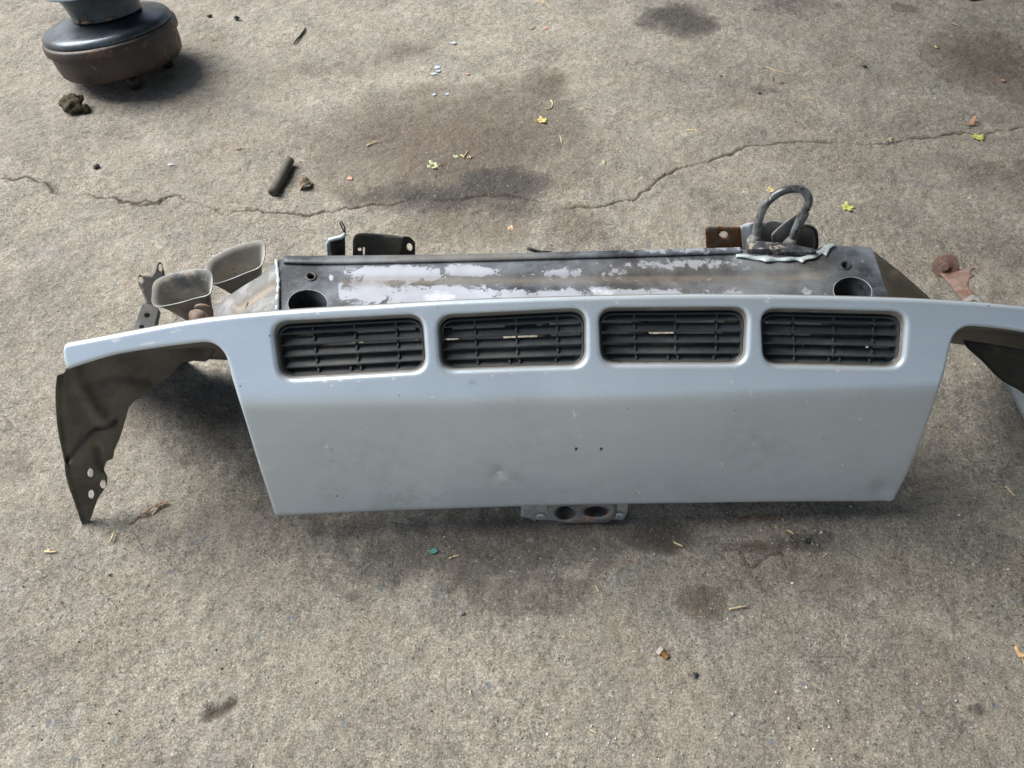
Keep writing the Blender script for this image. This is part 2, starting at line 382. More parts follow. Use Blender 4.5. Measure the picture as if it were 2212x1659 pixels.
# ------------------------------------------------------------------ ground
def vnoise(X, Y, cell, seed):
    r = np.random.RandomState(seed); gx, gy = X/cell+500, Y/cell+500
    T = r.rand(1024, 1024); ix, iy = np.floor(gx).astype(int), np.floor(gy).astype(int)
    fx, fy = gx-ix, gy-iy; fx = fx*fx*(3-2*fx); fy = fy*fy*(3-2*fy); ix %= 1024; iy %= 1024
    jx, jy = (ix+1) % 1024, (iy+1) % 1024
    return (T[ix, iy]*(1-fx)*(1-fy)+T[jx, iy]*fx*(1-fy)+T[ix, jy]*(1-fx)*fy+T[jx, jy]*fx*fy)-.5
def jag(px, amp=5, lev=3, seed=1):
    r = random.Random(seed); P = [np.array(p, float) for p in px]
    for l in range(lev):
        Q = [P[0]]
        for a, b in zip(P, P[1:]):
            L = np.linalg.norm(b-a)
            if L > 5: n = np.array([-(b-a)[1], (b-a)[0]])/L; Q.append((a+b)/2+n*r.uniform(-1, 1)*min(amp, L*.16))
            Q.append(b)
        P = Q; amp *= .6
    return np.array(P)
CR = [  # (path, width m, depth m, strength)
 (jag([(-40, 388), (0, 384), (60, 380), (100, 393), (112, 412), (150, 419), (200, 420), (240, 425), (290, 437), (340, 436), (385, 420), (420, 435), (465, 452), (490, 463), (530, 455), (560, 452), (590, 460), (640, 463), (700, 455), (735, 452), (760, 450), (850, 443), (900, 428), (980, 432), (1060, 425), (1150, 432), (1210, 452), (1290, 450), (1360, 432)], 6, 3, 1), .0038, .006, 1),
 (jag([(1360, 432), (1385, 415), (1410, 400), (1450, 375), (1500, 357), (1560, 337), (1610, 316), (1700, 309), (1800, 309), (1900, 311), (1960, 300), (2040, 291), (2090, 286), (2130, 290), (2160, 281), (2260, 262)], 5, 3, 2), .0036, .006, .85),
 (jag([(103, 396), (118, 402), (128, 414)], 4, 3, 3), .010, .005, .5),
 (jag([(250, 424), (258, 436), (300, 442), (345, 440), (352, 428)], 4, 3, 4), .004, .005, .8),
 (jag([(280, 1128), (300, 1115), (330, 1107), (345, 1095)], 4, 3, 5), .004, .005, .8),
 (jag([(448, 1548), (462, 1535), (485, 1530), (505, 1516)], 4, 3, 6), .010, .009, .75),
 (jag([(1330, 1310), (1370, 1330), (1410, 1342), (1470, 1352)], 4, 3, 7), .002, -.001, 0),
 (jag([(1560, 1190), (1610, 1195), (1625, 1225), (1690, 1190), (1700, 1225)], 7, 3, 8), .003, .004, .6),
 (jag([(820, 225), (980, 190), (1100, 165), (1300, 118), (1480, 88)], 4, 2, 9), .0015, .002, .25),
 (jag([(15, 900), (30, 925), (70, 945)], 4, 3, 10), .003, .003, .35),
 (jag([(1770, 1090), (1850, 1130), (1990, 1150), (2100, 1165)], 5, 3, 11), .0018, .002, .25),
 (jag([(2010, 30), (2090, 60), (2160, 120), (2212, 150)], 5, 3, 12), .0015, .0015, .25),
]
def axis(lo, hi, fine, far):
    a = list(np.arange(lo, hi+fine/2, fine)); x = hi; s = fine
    while x < far: s *= 1.35; x += s; a.append(x)
    x = lo; s = fine; pre = []
    while x > -far: s *= 1.35; x -= s; pre.append(x)
    return np.array(pre[::-1]+a)
gxs = axis(-2.0, 2.0, .0048, 40); gys = axis(-.1, 3.2, .0048, 40)
GX, GY = np.meshgrid(gxs, gys, indexing='ij'); gx, gy = GX.ravel(), GY.ravel()
GZ = vnoise(gx, gy, .6, 1)*.006+vnoise(gx, gy, .16, 2)*.0035+vnoise(gx, gy, .045, 3)*.003+vnoise(gx, gy, .021, 4)*.0032+vnoise(gx, gy, .011, 5)*.0028
crk = np.zeros_like(gx); P = np.stack([gx, gy], -1)
for path, wd, dp, st in CR:
    g = at_z(path[:, 0], path[:, 1])[:, :2]
    lo, hi = g.min(0)-.05, g.max(0)+.05
    s = np.where((gx > lo[0]) & (gx < hi[0]) & (gy > lo[1]) & (gy < hi[1]))[0]
    d = dist(P[s], g, closed=False)
    wv = wd*(.45+1.0*(vnoise(gx[s], gy[s], .035, 21)+.5))*.85; md = np.clip(.45+1.9*(vnoise(gx[s], gy[s], .11, 22)+.3), .3, 1)
    f = np.exp(-(d/wv)**2)*md; GZ[s] -= dp*f; crk[s] = np.maximum(crk[s], st*f+.16*st*md*np.exp(-(d/.012)**2))
ground_h = lambda x, y: 0.0
def stain(lst, seed):
    a = np.zeros_like(gx); nx = vnoise(gx, gy, .09, seed)*.09+vnoise(gx, gy, .03, seed+1)*.04; ny = vnoise(gx, gy, .08, seed+2)*.09+vnoise(gx, gy, .03, seed+3)*.04
    for cx, cy, rx, ry, st, soft in lst:
        c0 = at_z(cx, cy); e1 = at_z(cx+rx, cy)[0]-c0[0]; e2 = abs(at_z(cx, cy-ry)[1]-at_z(cx, cy+ry)[1])/2
        d = np.sqrt(((gx+nx*min(1, e1*6)-c0[0])/e1)**2+((gy+ny*min(1, e2*6)-c0[1])/e2)**2)
        a = np.maximum(a, st*np.clip((1+soft-d)/(2*soft), 0, 1))
    return a
oil_shade = stain([(1470, 42, 86, 38, 1.0, .3), (1085, 402, 80, 30, 1.6, .7), (950, 430, 160, 26, 1.1, .8), (1090, 450, 80, 30, .7, .8), (900, 450, 45, 22, .5, .8), (1700, 8, 120, 30, .55, .7), (1955, 18, 28, 12, .6, .3),
    (1420, 1165, 110, 35, .75, .6), (1250, 1150, 250, 40, .55, .8), (1060, 1190, 300, 95, .66, .4), (800, 1220, 220, 70, .42, .6), (1150, 1290, 160, 45, .5, .3), (1180, 1270, 60, 40, .5, .5), (800, 1290, 120, 40, .32, .5), (740, 1200, 180, 80, .30, .7), (470, 890, 105, 120, .6, .6), (1200, 1000, 900, 90, .5, .5), (1745, 1165, 60, 26, .75, .7), (700, 300, 60, 60, .35, .8), (560, 170, 130, 40, .3, .8),  # left cut-out patch and those before the panel partly paint in shade
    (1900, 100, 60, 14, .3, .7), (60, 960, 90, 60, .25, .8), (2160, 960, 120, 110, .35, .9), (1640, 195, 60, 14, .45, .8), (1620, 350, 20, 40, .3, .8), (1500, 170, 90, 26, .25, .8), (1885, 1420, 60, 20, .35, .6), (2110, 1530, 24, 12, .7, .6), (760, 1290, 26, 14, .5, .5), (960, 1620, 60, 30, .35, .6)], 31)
brown = stain([(980, 310, 260, 120, 1.15, .8), (1000, 480, 150, 50, .8, .8), (1080, 345, 120, 60, .7, .8), (820, 330, 90, 60, .6, .8), (1170, 185, 50, 34, .95, .5), (1190, 120, 70, 30, .4, .8), (880, 110, 60, 22, .7, .8), (700, 150, 130, 22, .5, .8), (1515, 1305, 62, 44, .85, .3), (2120, 130, 110, 60, .95, .8), (2190, 190, 80, 50, .6, .8), (2150, 370, 120, 40, .6, .8), (1240, 490, 80, 46, .7, .7), (1050, 500, 60, 30, .5, .8), (1420, 1160, 70, 30, 1, .5), (1650, 1180, 70, 16, .9, .5), (150, 200, 50, 14, .4, .8), (80, 350, 80, 30, .3, .8), (230, 290, 90, 30, .4, .8), (130, 1430, 140, 60, .4, .8), (40, 1000, 70, 50, .55, .8), (2000, 1400, 180, 90, .35, .8), (1750, 1250, 260, 60, .45, .8), (480, 1480, 180, 20, .3, .8), (1700, 400, 150, 60, .35, .8), (640, 1130, 150, 40, .4, .8)], 51)
me = bpy.data.meshes.new('concrete_ground'); nx_, ny_ = len(gxs), len(gys)
idx = np.arange(nx_*ny_).reshape(nx_, ny_)
Q = np.stack([idx[:-1, :-1], idx[1:, :-1], idx[1:, 1:], idx[:-1, 1:]], -1).reshape(-1, 4)
me.vertices.add(nx_*ny_); me.vertices.foreach_set('co', np.stack([gx, gy, GZ], -1).ravel())
me.loops.add(Q.size); me.loops.foreach_set('vertex_index', Q.ravel().astype(np.int32))
me.polygons.add(len(Q)); me.polygons.foreach_set('loop_start', (np.arange(len(Q))*4).astype(np.int32))
me.polygons.foreach_set('use_smooth', np.ones(len(Q), bool)); me.update(calc_edges=True); me.validate()
me.materials.append(M['concrete'])
go = bpy.data.objects.new('ground', me); sc.collection.objects.link(go); setp(go, kind='structure')
go['label'] = 'worn stained concrete ground with cracks'
attr(go, 'crack', crk); attr(go, 'oil_shade', oil_shade); attr(go, 'brown', brown)

# unseen overhead slab, added so the light falls off towards the right
V_, F_ = boxvf([3.4, 0, 3.3], [4.5, 0, 0], [0, 7, 0], [0, 0, .06])
M['added_roof'] = blotch('added_roof_sheet', (.09, .085, .075), (.12, .11, .10), None, 3, rough=.8)
setp(mesh('added_roof', V_, F_, M['added_roof'], None, smooth=False), 'dull unseen slab added overhead to shade the right of the floor', kind='structure')
# ------------------------------------------------------------------ van front panel
root = thing('van_front_panel', (0, .78, 0), 'large silver grey van front panel with four black grilles and peeling black crossmember', 'car panel')
ZC = .37
def FY(X, Z):
    wq = .0065; sp1 = wq*np.logaddexp(0, (Z-ZC)/wq)
    return .720+.0268*X+.020*X*X+.08*(Z-.05)+.60*sp1
def FN(X, Z):
    h = 1e-4; fx = (FY(X+h, Z)-FY(X-h, Z))/(2*h); fz = (FY(X, Z+h)-FY(X, Z-h))/(2*h)
    n = np.stack([fx, -np.ones_like(fx), fz], -1); return n/np.linalg.norm(n, axis=-1)[..., None]
def surf(px, py, off=0.):
    d = raydir(px, py); lo = np.full(d.shape[:-1], .3); hi = np.full(d.shape[:-1], 3.)
    for _ in range(40):
        m = (lo+hi)/2; q = d*m[..., None]; g = q[..., 1]-off-FY(q[..., 0], q[..., 2]+CAM_H)
        lo = np.where(g < 0, m, lo); hi = np.where(g < 0, hi, m)
    return d*((lo+hi)/2)[..., None]+np.array([0, 0, CAM_H])
top_run = [(141, 743), (211, 730), (296, 714), (396, 696), (495, 683), (594, 674), (713, 666), (795, 662), (969, 652), (1160, 645), (1371, 640), (1520, 638), (1674, 639), (1850, 643), (1975, 647), (2100, 654), (2212, 664), (2300, 674), (2360, 684)]
und_r = [(2352, 752), (2290, 735), (2212, 719), (2160, 711), (2103, 706), (2080, 711), (2063, 727), (2053, 757), (2043, 803), (2013, 897), (1970, 1009), (1937, 1076)]
bot = [(1926, 1087), (1700, 1088), (1500, 1090), (1300, 1093), (1121, 1098), (900, 1106), (602, 1117)]
und_l = [(590, 1108), (554, 997), (531, 921), (509, 851), (498, 814), (488, 776), (477, 757), (461, 745), (442, 741), (408, 744), (337, 753), (256, 766), (197, 782), (143, 800)]
outline = segs([top_run, [top_run[-1], und_r[0]], und_r, [und_r[-1], (1934, 1084), bot[0]], bot, [bot[-1], (594, 1116), und_l[0]], und_l, [und_l[-1], (135, 775), (134, 752), top_run[0]]], 6)
HQ = [[(588, 697), (912, 680), (921, 803), (604, 821)], [(945, 683), (1266, 667), (1267, 792), (952, 802)],
      [(1294, 667), (1617, 665), (1612, 788), (1300, 788)], [(1646, 668), (1960, 675), (1951, 796), (1651, 789)]]
HO = [rquad(q, 34, 8, 5) for q in HQ]
small = [ell(1245, 971, 3.6, 4.4, 12), (ell(1299, 970, 3.4, 4.2, 12)), ell(728, 1073, 2.2, 2.4, 8)]
P2, F = cdt(outline, HO+small, 5, rings=(1.2, 2.6, 4.4, 6.6, 9.5, 13))
S = surf(P2[:, 0], P2[:, 1]); N = FN(S[:, 0], S[:, 2])
dO = dist(P2, outline); dH = np.minimum.reduce([dist(P2, h) for h in HO])
MPP = .00072
def roundoff(d, r): dd = np.clip(r-d, 0, r); return r-np.sqrt(np.maximum(r*r-dd*dd, 0))
push = np.maximum(roundoff(dO, 9)*MPP, roundoff(dH, 10)*MPP*1.0)
# shallow dents and corner crumple
dent = lambda cx, cy, r, a: a*np.exp(-((P2[:, 0]-cx)**2+(P2[:, 1]-cy)**2)/r**2)
push = push+dent(1078, 1023, 14, .002)+dent(1905, 1062, 20, .004)+dent(1160, 890, 90, .003)-dent(1420, 950, 160, .002)+dent(820, 990, 130, .002)+dent(705, 966, 9, .0012)
V = S-N*push[:, None]
F = [tuple(f) for f in F]; mi = [0]*len(F); E = border(F); ids = sorted({i for e in E for i in e}); idn = {i: j for j, i in enumerate(ids)}
B = P2[ids]; dHo = np.stack([dist(B, h) for h in HO], -1); hid = dHo.argmin(1); ish = dHo.min(1) < .5
rows = []
for dep, ins, insT in ((.006, 2, 5), (.022, 5, 20)):
    q = B.copy()
    for j in range(len(B)):
        if ish[j]:
            c0 = HO[hid[j]].mean(0); v = B[j]-c0
            q[j, 0] -= np.sign(v[0])*min(ins, abs(v[0])*.2)
            q[j, 1] += (insT if v[1] < 0 else -ins*.6)*min(1, abs(v[1])/40)
    dd = np.where(ish, dep+.007, dep*.55+.005)
    s_ = surf(q[:, 0], q[:, 1]); n_ = FN(s_[:, 0], s_[:, 2]); rows.append(s_-n_*dd[:, None])
base = len(V); V = np.concatenate([V]+rows); nb = len(ids)
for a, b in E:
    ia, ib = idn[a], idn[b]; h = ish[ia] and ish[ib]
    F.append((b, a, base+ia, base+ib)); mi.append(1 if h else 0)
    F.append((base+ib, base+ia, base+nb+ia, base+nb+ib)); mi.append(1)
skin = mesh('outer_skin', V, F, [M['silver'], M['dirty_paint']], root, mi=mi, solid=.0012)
chips = [(705, 966, 9, 3, -20), (1104, 815+0, 0, 0, 0), (933, 858, 2, 5, 60), (1242, 897, 5, 6, 0), (1239, 889, 1.5, 6, 15), (1268, 925, 2, 3, 0), (1078, 1023, 9, 4, 25), (1252, 942, 3, 2, 0), (1115, 673, 3, 2, 0), (1580, 825, 2, 7, 10), (1622, 850, 1.6, 14, -15), (1742, 866, 9, 2, 15), (1857, 905, 4, 4, 30), (1865, 852, 3, 2, 0), (1880, 640, 5, 3, 0),
  (1656, 651, 8, 5, 20), (1660, 645, 5, 3, 0), (1332, 653, 6, 3, 25), (1640, 920, 3, 2, 0), (1628, 957, 2, 5, 10), (1820, 1005, 2, 6, 5), (1918, 1083, 9, 2, 0), (1498, 1095-4, 2, 3, 0), (820, 693, 3, 6, 20), (686, 676, 6, 4, 30), (730, 684, 3, 2, 0), (848, 664, 4, 3, 0), (891, 661, 4, 3, 0), (940, 657, 3, 3, 0), (1000, 655, 3, 3, 0), (716, 834, 5, 3, 10), (672, 822, 6, 4, 0), (702, 824, 7, 5, 0), (735, 822, 6, 4, 0), (775, 824, 5, 3, 0), (850, 818, 5, 4, 0), (1063, 811, 5, 3, 0), (1105, 807, 4, 3, 0), (1180, 806, 3, 3, 0), (1585, 798, 3, 2, 0), (1810, 800, 5, 3, 0), (545, 860, 2, 2, 0), (320, 742, 26, 3, -8), (380, 715, 18, 3, -10), (250, 735, 14, 4, -10), (2052, 795, 2, 22, 8), (560, 1000, 1.3, 8, 10), (1080, 1100, 6, 2, 40), (1300, 890, 2, 2, 0), (1680, 905, 1.5, 2, 0), (1740, 975, 1.5, 2, 0), (1780, 935, 1.5, 2, 0), (1560, 1000, 1.5, 12, -8), (1380, 1062, 1.6, 16, -50), (1440, 1070, 6, 2, -10)]
ch = np.zeros(len(P2))
for cx, cy, rx, ry, an in chips:
    if rx == 0: continue
    a = R(an); dx, dy = P2[:, 0]-cx, P2[:, 1]-cy; u = dx*math.cos(a)+dy*math.sin(a); v = -dx*math.sin(a)+dy*math.cos(a)
    ch = np.maximum(ch, np.exp(-((u/(rx*.8+1.2))**2+(v/(ry*.8+1.2))**2)**1.2)*1.0)
dirt = np.zeros(len(P2))
for cx, cy, rx, ry, st in [(870, 1080, 90, 30, 1), (905, 1085, 50, 22, 1), (720, 1070, 30, 24, .8), (1090, 1030, 60, 26, .8), (820, 1000, 220, 70, .45), (1650, 960, 80, 60, .6), (1300, 1060, 500, 30, .45), (1180, 960, 100, 60, .5), (1840, 900, 60, 100, .3), (1020, 825, 10, 6, .8), (1000, 690, 1200, 12, .3)]:
    dirt = np.maximum(dirt, st*np.exp(-(((P2[:, 0]-cx)/rx)**2+((P2[:, 1]-cy)/ry)**2)))
attr(skin, 'chip', ch); attr(skin, 'dirt', dirt)

# grilles: frame with louvres and ribs, set in each opening
for gi, q in enumerate(HQ):
    q = np.asarray(q, float); c0 = q.mean(0); q2 = c0+(q-c0)*np.array([.988, .985])+np.array([[0, 12], [0, 12], [0, 1.5], [0, 1.5]])
    C3 = surf(q2[:, 0], q2[:, 1]); nn = FN(C3[:, 0], C3[:, 2]).mean(0); nn /= np.linalg.norm(nn)
    cc = C3.mean(0)
    def G(s, t, d, C3=C3, nn=nn):
        return (C3[0]*(1-s)*(1-t)+C3[1]*s*(1-t)+C3[2]*s*t+C3[3]*(1-s)*t)-nn*d
    gr = mesh('grille_frame', [], [], M['grille'], root, origin=cc-nn*.02)
    # frame ring
    L = np.linalg.norm(C3[1]-C3[0]); H = np.linalg.norm(C3[3]-C3[0])
    def ring(ins, r, n=6):
        pts = []
        for (cx, cy, a0) in ((0, 0, 180), (1, 0, 270), (1, 1, 0), (0, 1, 90)):
            x = ins+r if cx == 0 else L-ins-r; y = ins+r if cy == 0 else H-ins-r
            for j in range(n+1):
                a = R(a0+90*j/n); pts.append(((x+r*math.cos(a))/L, (y+r*math.sin(a))/H))
        return pts
    prof = [(.0, .034, .021), (.0, .015, .021), (.0005, .0135, .0205), (.0022, .013, .019), (.0035, .0145, .018), (.004, .036, .018)]
    Vg, Fg = [], []; rn = []
    for ins, dep, r in prof:
        rn.append(len(Vg)); pts = ring(ins, r); Vg += [G(s, t, dep) for s, t in pts]
    nr = len(pts)
    for a, b in zip(rn, rn[1:]):
        for j in range(nr): Fg.append((a+j, a+(j+1) % nr, b+(j+1) % nr, b+j))
    me_ = gr.data; og = np.array(world_loc(gr)); me_.from_pydata([tuple(v-og) for v in Vg], [], Fg)
    me_.polygons.foreach_set('use_smooth', [True]*len(me_.polygons)); gr.data.set_sharp_from_angle(angle=R(50))
    yv = np.array([0, 1, 0.]); 
    ts = [.155, .375, .595, .815, .985]
    for li, t in enumerate(ts):
        V_, F_ = [], []; n = 24
        for j in range(n+1):
            s = j/n
            sl = .004/L+ (.0 if .1 < t < .9 else .012/L); s = sl+(1-2*sl)*s
            f = G(s, t, .0145); fl = f+np.array([0, .0006, -.0014]); bk = f+np.array([0, .0155, .0034 if li < 4 else .002]); bl = bk+np.array([0, 0, -.0012])
            mid = (f+bk)/2+np.array([0, 0, -.0012])
            V_ += [f+np.array([0, .001, .0006]), mid, bk, bl, (fl+bl)/2+np.array([0, 0, -.0012]), fl]
        for j in range(n):
            for m in range(6): F_.append((j*6+m, j*6+(m+1) % 6, (j+1)*6+(m+1) % 6, (j+1)*6+m))
        F_ += [tuple(range(6)), tuple(n*6+m for m in range(5, -1, -1))]
        o = mesh('louvre', V_, F_, M['grille'], gr)
        o.data.set_sharp_from_angle(angle=R(40))
    # ribs between the louvres
    tt = [0.03]+ts; cols = [.245, .53, .815]
    for a in range(5):
        ss = list(cols)
        if a == 4: ss = [.25, .475, .545, .80]
        if a == 4 and gi == 3: ss = [.245, .50, .58, .80]
        for s in ss:
            p0 = G(s, tt[a+1], .017); p1 = G(s+.0, tt[a+1]-.10 if a else tt[1]-.10, .024)
            p0 = G(s, tt[a+1], .020); p1 = G(s, tt[a+1]-.15, .020)
            V_, F_ = boxvf((p0+p1)/2+np.array([0, .004, 0]), [.0014, 0, 0], [0, .0085, .001], (p1-p0)/2*.98)
            mesh('rib', V_, F_, M['grille'], gr, smooth=False, bevel=.0004)

# pale support strips just behind the louvres
for gi, L_ in enumerate([[(.53, .76, 1), (.58, .95, 2)], [(.08, .18, 1), (.32, .46, 1), (.12, .45, 2), (.75, .98, 2), (.85, .96, 1)], [(.04, .17, 1), (.5, .68, 1), (.0, .18, 2), (.5, .84, 2)], [(.05, .14, 1), (.26, .42, 1), (.02, .34, 2), (.76, .96, 4), (.74, .95, 5)]]):
    q = np.asarray(HQ[gi], float)
    for s0, s1, row in L_:
        t_ = {1: .17, 2: .385, 4: .70, 5: .90}[row]
        f2 = lambda a, b: q[0]*(1-a)*(1-b)+q[1]*a*(1-b)+q[2]*a*b+q[3]*(1-a)*b
        w4 = np.array([f2(s0, t_-.16), f2(s1, t_-.16), f2(s1-.02, t_+.14), f2(s0+.02, t_+.14)])
        V_ = surf(w4[:, 0], w4[:, 1], .044); mesh('support_strip', V_, [(0, 1, 2, 3)], M['strip'], root, smooth=False, solid=.0015)
# inner closing panel behind the grilles, with long openings
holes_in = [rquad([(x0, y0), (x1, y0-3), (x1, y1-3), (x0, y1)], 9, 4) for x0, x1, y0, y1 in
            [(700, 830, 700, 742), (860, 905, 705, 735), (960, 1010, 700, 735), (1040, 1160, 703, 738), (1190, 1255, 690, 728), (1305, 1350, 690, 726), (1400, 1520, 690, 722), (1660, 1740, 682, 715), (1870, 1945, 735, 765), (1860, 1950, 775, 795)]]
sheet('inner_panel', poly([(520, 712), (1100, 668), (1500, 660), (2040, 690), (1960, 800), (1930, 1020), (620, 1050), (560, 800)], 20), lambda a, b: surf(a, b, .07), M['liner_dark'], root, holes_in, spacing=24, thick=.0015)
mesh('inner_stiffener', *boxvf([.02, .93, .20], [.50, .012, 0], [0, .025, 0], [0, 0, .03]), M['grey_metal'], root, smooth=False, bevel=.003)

# crossmember
ZB = .452
def bz(px, py):
    mid = 612-.012*(px-600)
    ctr = np.clip((px-740)/40, 0, 1)*np.clip((1770-px)/40, 0, 1)
    return ZB-.007*np.exp(-((py-mid)/13)**2)*ctr
bl = [(2010-0, 0)]
b_out = segs([[(597, 560), (900, 556), (1200, 545), (1480, 541), (1600, 538)], [(1600, 538), (1650, 545), (1710, 549), (1755, 543), (1775, 533), (1800, 530)], [(1800, 530), (1878, 534)],
              [(1878, 534), (1886, 540), (1898, 578), (1926, 655)], [(1926, 655), (1800, 652), (1500, 648), (1160, 655), (800, 674), (598, 686)], [(598, 686), (601, 600), (597, 560)]], 9)
b_holes = [ell(665, 656, 43, 30, 40), ell(672, 598, 7.5, 5.5, 18), ell(1842, 629, 42, 30, 40, .12), ell(1826, 574, 8, 6.5, 18)]
def blob(P2, lst):
    a = np.zeros(len(P2))
    for cx, cy, rx, ry, st in lst: a = np.maximum(a, st*np.exp(-((np.abs(P2[:, 0]-cx)/rx)**2.5+(np.abs(P2[:, 1]-cy)/ry)**2.5)))
    return a
beam = sheet('crossmember', b_out, mZ(bz), M['beam'], root, b_holes, spacing=7, thick=0, wall=(0, 0, -.055),
  extra={'peel': lambda q: np.maximum(blob(q, [(860, 590, 120, 19, 1.1), (1010, 585, 75, 14, 1.0), (790, 630, 70, 35, .85), (960, 643, 150, 30, 1.0), (1180, 650, 150, 28, .95), (1400, 643, 130, 22, .85), (1570, 640, 90, 20, .65), (1480, 570, 190, 16, .55), (1200, 590, 90, 14, .55), (1330, 595, 60, 20, .5), (1620, 560, 120, 15, .45), (1740, 630, 20, 14, .7)]), .18),
         'white': lambda q: blob(q, [(950, 645, 45, 22, .75), (1300, 630, 42, 14, .85), (1500, 650, 60, 12, .7), (715, 600, 8, 10, .9), (1660, 640, 60, 9, .45), (1870, 585, 18, 12, .5), (1640, 655, 30, 6, .5)]),
         'dust': lambda q: np.maximum(np.exp(-((q[:, 1]-(612-.012*(q[:, 0]-600)))/9)**2)*(q[:, 0] > 740)*(q[:, 0] < 1790), blob(q, [(1500, 600, 260, 40, .5), (1700, 590, 120, 50, .5)]))})
def weldring(name, cx, cy, rx, ry, r, mat, par, z=ZB, rot=0):
    e = ell(cx, cy, rx, ry, 36, rot); p = at_z(e[:, 0], e[:, 1], np.full(len(e), z)); return tube(name, p, r, mat, par, n=8, closed=True)
weldring('hole_rim', 665, 656, 43, 30, .0004, M['rim'], beam)
weldring('hole_rim', 1842, 629, 42, 30, .0006, M['rim'], beam, rot=.12)
for cx, cy in ((672, 598), (1826, 574)): weldring('threaded_boss', cx, cy, 10, 8, .0022, M['dark_metal'], beam)
# black tubes below the large holes and the floor of the beam
for cx, cy, rt in ((665, 656, 0), (1842, 629, .12)):
    e = ell(cx, cy, 43, 30, 40, rt); p = at_z(e[:, 0], e[:, 1], np.full(len(e), ZB-.001)); c = p.mean(0)
    V_ = list(p)+[c+(x-c)*.96+np.array([0, .02, -.09]) for x in p]; n = len(p)
    mesh('socket', V_, [(i, (i+1) % n, n+(i+1) % n, n+i) for i in range(n)]+[tuple(range(2*n-1, n-1, -1))], M['liner_dark'], beam)
# rear flange strip along the beam
sheet('rear_flange', segs([[(612, 552), (713, 552), (1000, 549), (1371, 540), (1600, 534)], [(1600, 534), (1602, 545)], [(1602, 545), (1371, 552), (1000, 562), (713, 568), (612, 566)], [(612, 566), (612, 552)]], 9), mZ(ZB+.005), M['beam'], beam, spacing=9, thick=.0045,
  extra={'peel': lambda q: blob(q, [(1500, 540, 200, 10, .6)]), 'dust': lambda q: blob(q, [(1000, 556, 200, 12, .95), (800, 560, 120, 10, .5)]), 'white': lambda q: 0*q[:, 0]})
# torn pale seam on the right of the beam
sheet('torn_seam', segs([[(1520+70, 548), (1650, 553), (1700, 556), (1745, 551), (1772, 538), (1782, 528), (1800, 527)], [(1800, 527), (1806, 531), (1794, 536), (1785, 552), (1778, 546), (1760, 558), (1740, 561), (1735, 566), (1722, 561), (1700, 564), (1680, 562), (1655, 566), (1640, 561), (1590, 554)], [(1590, 554), (1590, 548)]], 5), mZ(ZB+.004), M['putty'], beam, spacing=7, thick=.0015,
  fold=lambda px, py: np.stack([0*px, 0*px, .0012*np.sin(px*.13)], -1))
# side gussets
A_, B_, C_ = at_y(597, 560, .985), at_y(600, 690, .835), at_y(425, 700, .93)
gl = plane_map(A_, B_, C_)
def groove(px, py, x0=505, y0=672, x1=592, y1=612, w_=10, dpt=.010):
    L_ = math.hypot(x1-x0, y1-y0); u = ((px-x0)*(x1-x0)+(py-y0)*(y1-y0))/L_; v = ((px-x0)*(y1-y0)-(py-y0)*(x1-x0))/L_
    g = np.exp(-(v/w_)**2)*np.clip(u/12+.5, 0, 1)*np.clip((L_-u)/12+.5, 0, 1)*dpt
    return np.stack([0*g, g*.7, -g], -1)
k = NB('gusset_paint'); gn = k.ramp(k.noise(26, 8, .7), (.5, 0), (.62, 1))
cg = k.mix(gn, (.11, .115, .12), (.20, .205, .21)); cg = k.mix(k.math('MULTIPLY', k.att('dust'), .9), cg, (.20, .165, .12)); cg = k.mix(k.ramp(k.noise(70, 8, .75), (.62, 0), (.68, .8)), cg, (.34, .38, .42))
M['gusset'] = k.done(cg, .6, 0., k.bump(k.noise(90, 5), .3, .001))
def gdust(q):
    g = groove(q[:, 0], q[:, 1], w_=9, dpt=1.); return -g[:, 2]
sheet('side_gusset', segs([[(599, 562), (583, 578), (560, 597), (525, 618), (480, 650), (430, 694)], [(430, 694), (520, 712), (601, 700)], [(601, 700), (602, 620), (599, 562)]], 7), gl, M['gusset'], root, spacing=6, thick=.002, fold=groove, extra={'dust': gdust})
e = crom([(597, 562), (600, 590), (602, 615), (600, 640), (598, 690)], 6); p = at_z(e[:, 0], e[:, 1], np.full(len(e), ZB+.001))
tube('weld_seam', p, [.0028+.001*math.sin(i*1.7) for i in range(len(p))], M['putty'], beam, n=8)
gr_ = plane_map(at_z(1884, 536, ZB-.002), at_z(1927, 668, ZB-.002), at_y(2020, 655, .96))
M['gusset_olive'] = blotch('olive_gusset', (.055, .045, .025), (.085, .075, .05), (.12, .11, .09), 9, rough=.65)
sheet('side_gusset', segs([[(1881, 534), (1895, 548), (1950, 592), (2018, 652)], [(2018, 652), (2050, 690), (1935, 690)], [(1935, 690), (1925, 650), (1897, 578), (1881, 534)]], 8), gr_, M['gusset_olive'], root, spacing=8, thick=.002,
  fold=lambda px, py: groove(px, py, 1930, 590, 2000, 655, 8, -.006))
# lower legs that carry the beam down to the ground behind the skin
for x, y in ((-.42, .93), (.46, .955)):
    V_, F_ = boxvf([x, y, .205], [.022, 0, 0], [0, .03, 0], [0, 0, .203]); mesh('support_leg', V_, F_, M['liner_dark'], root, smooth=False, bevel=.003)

for sx, x0, x1 in ((-1, -.45, -.40), (1, .50, .47)):  # hidden plates added behind the skin edges to block light in the cut-outs
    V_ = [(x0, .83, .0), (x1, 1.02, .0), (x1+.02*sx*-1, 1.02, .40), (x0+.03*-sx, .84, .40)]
    mesh('hidden_shade_plate', V_, [(0, 1, 2, 3)], M['liner_dark'], root, smooth=False, solid=.002)
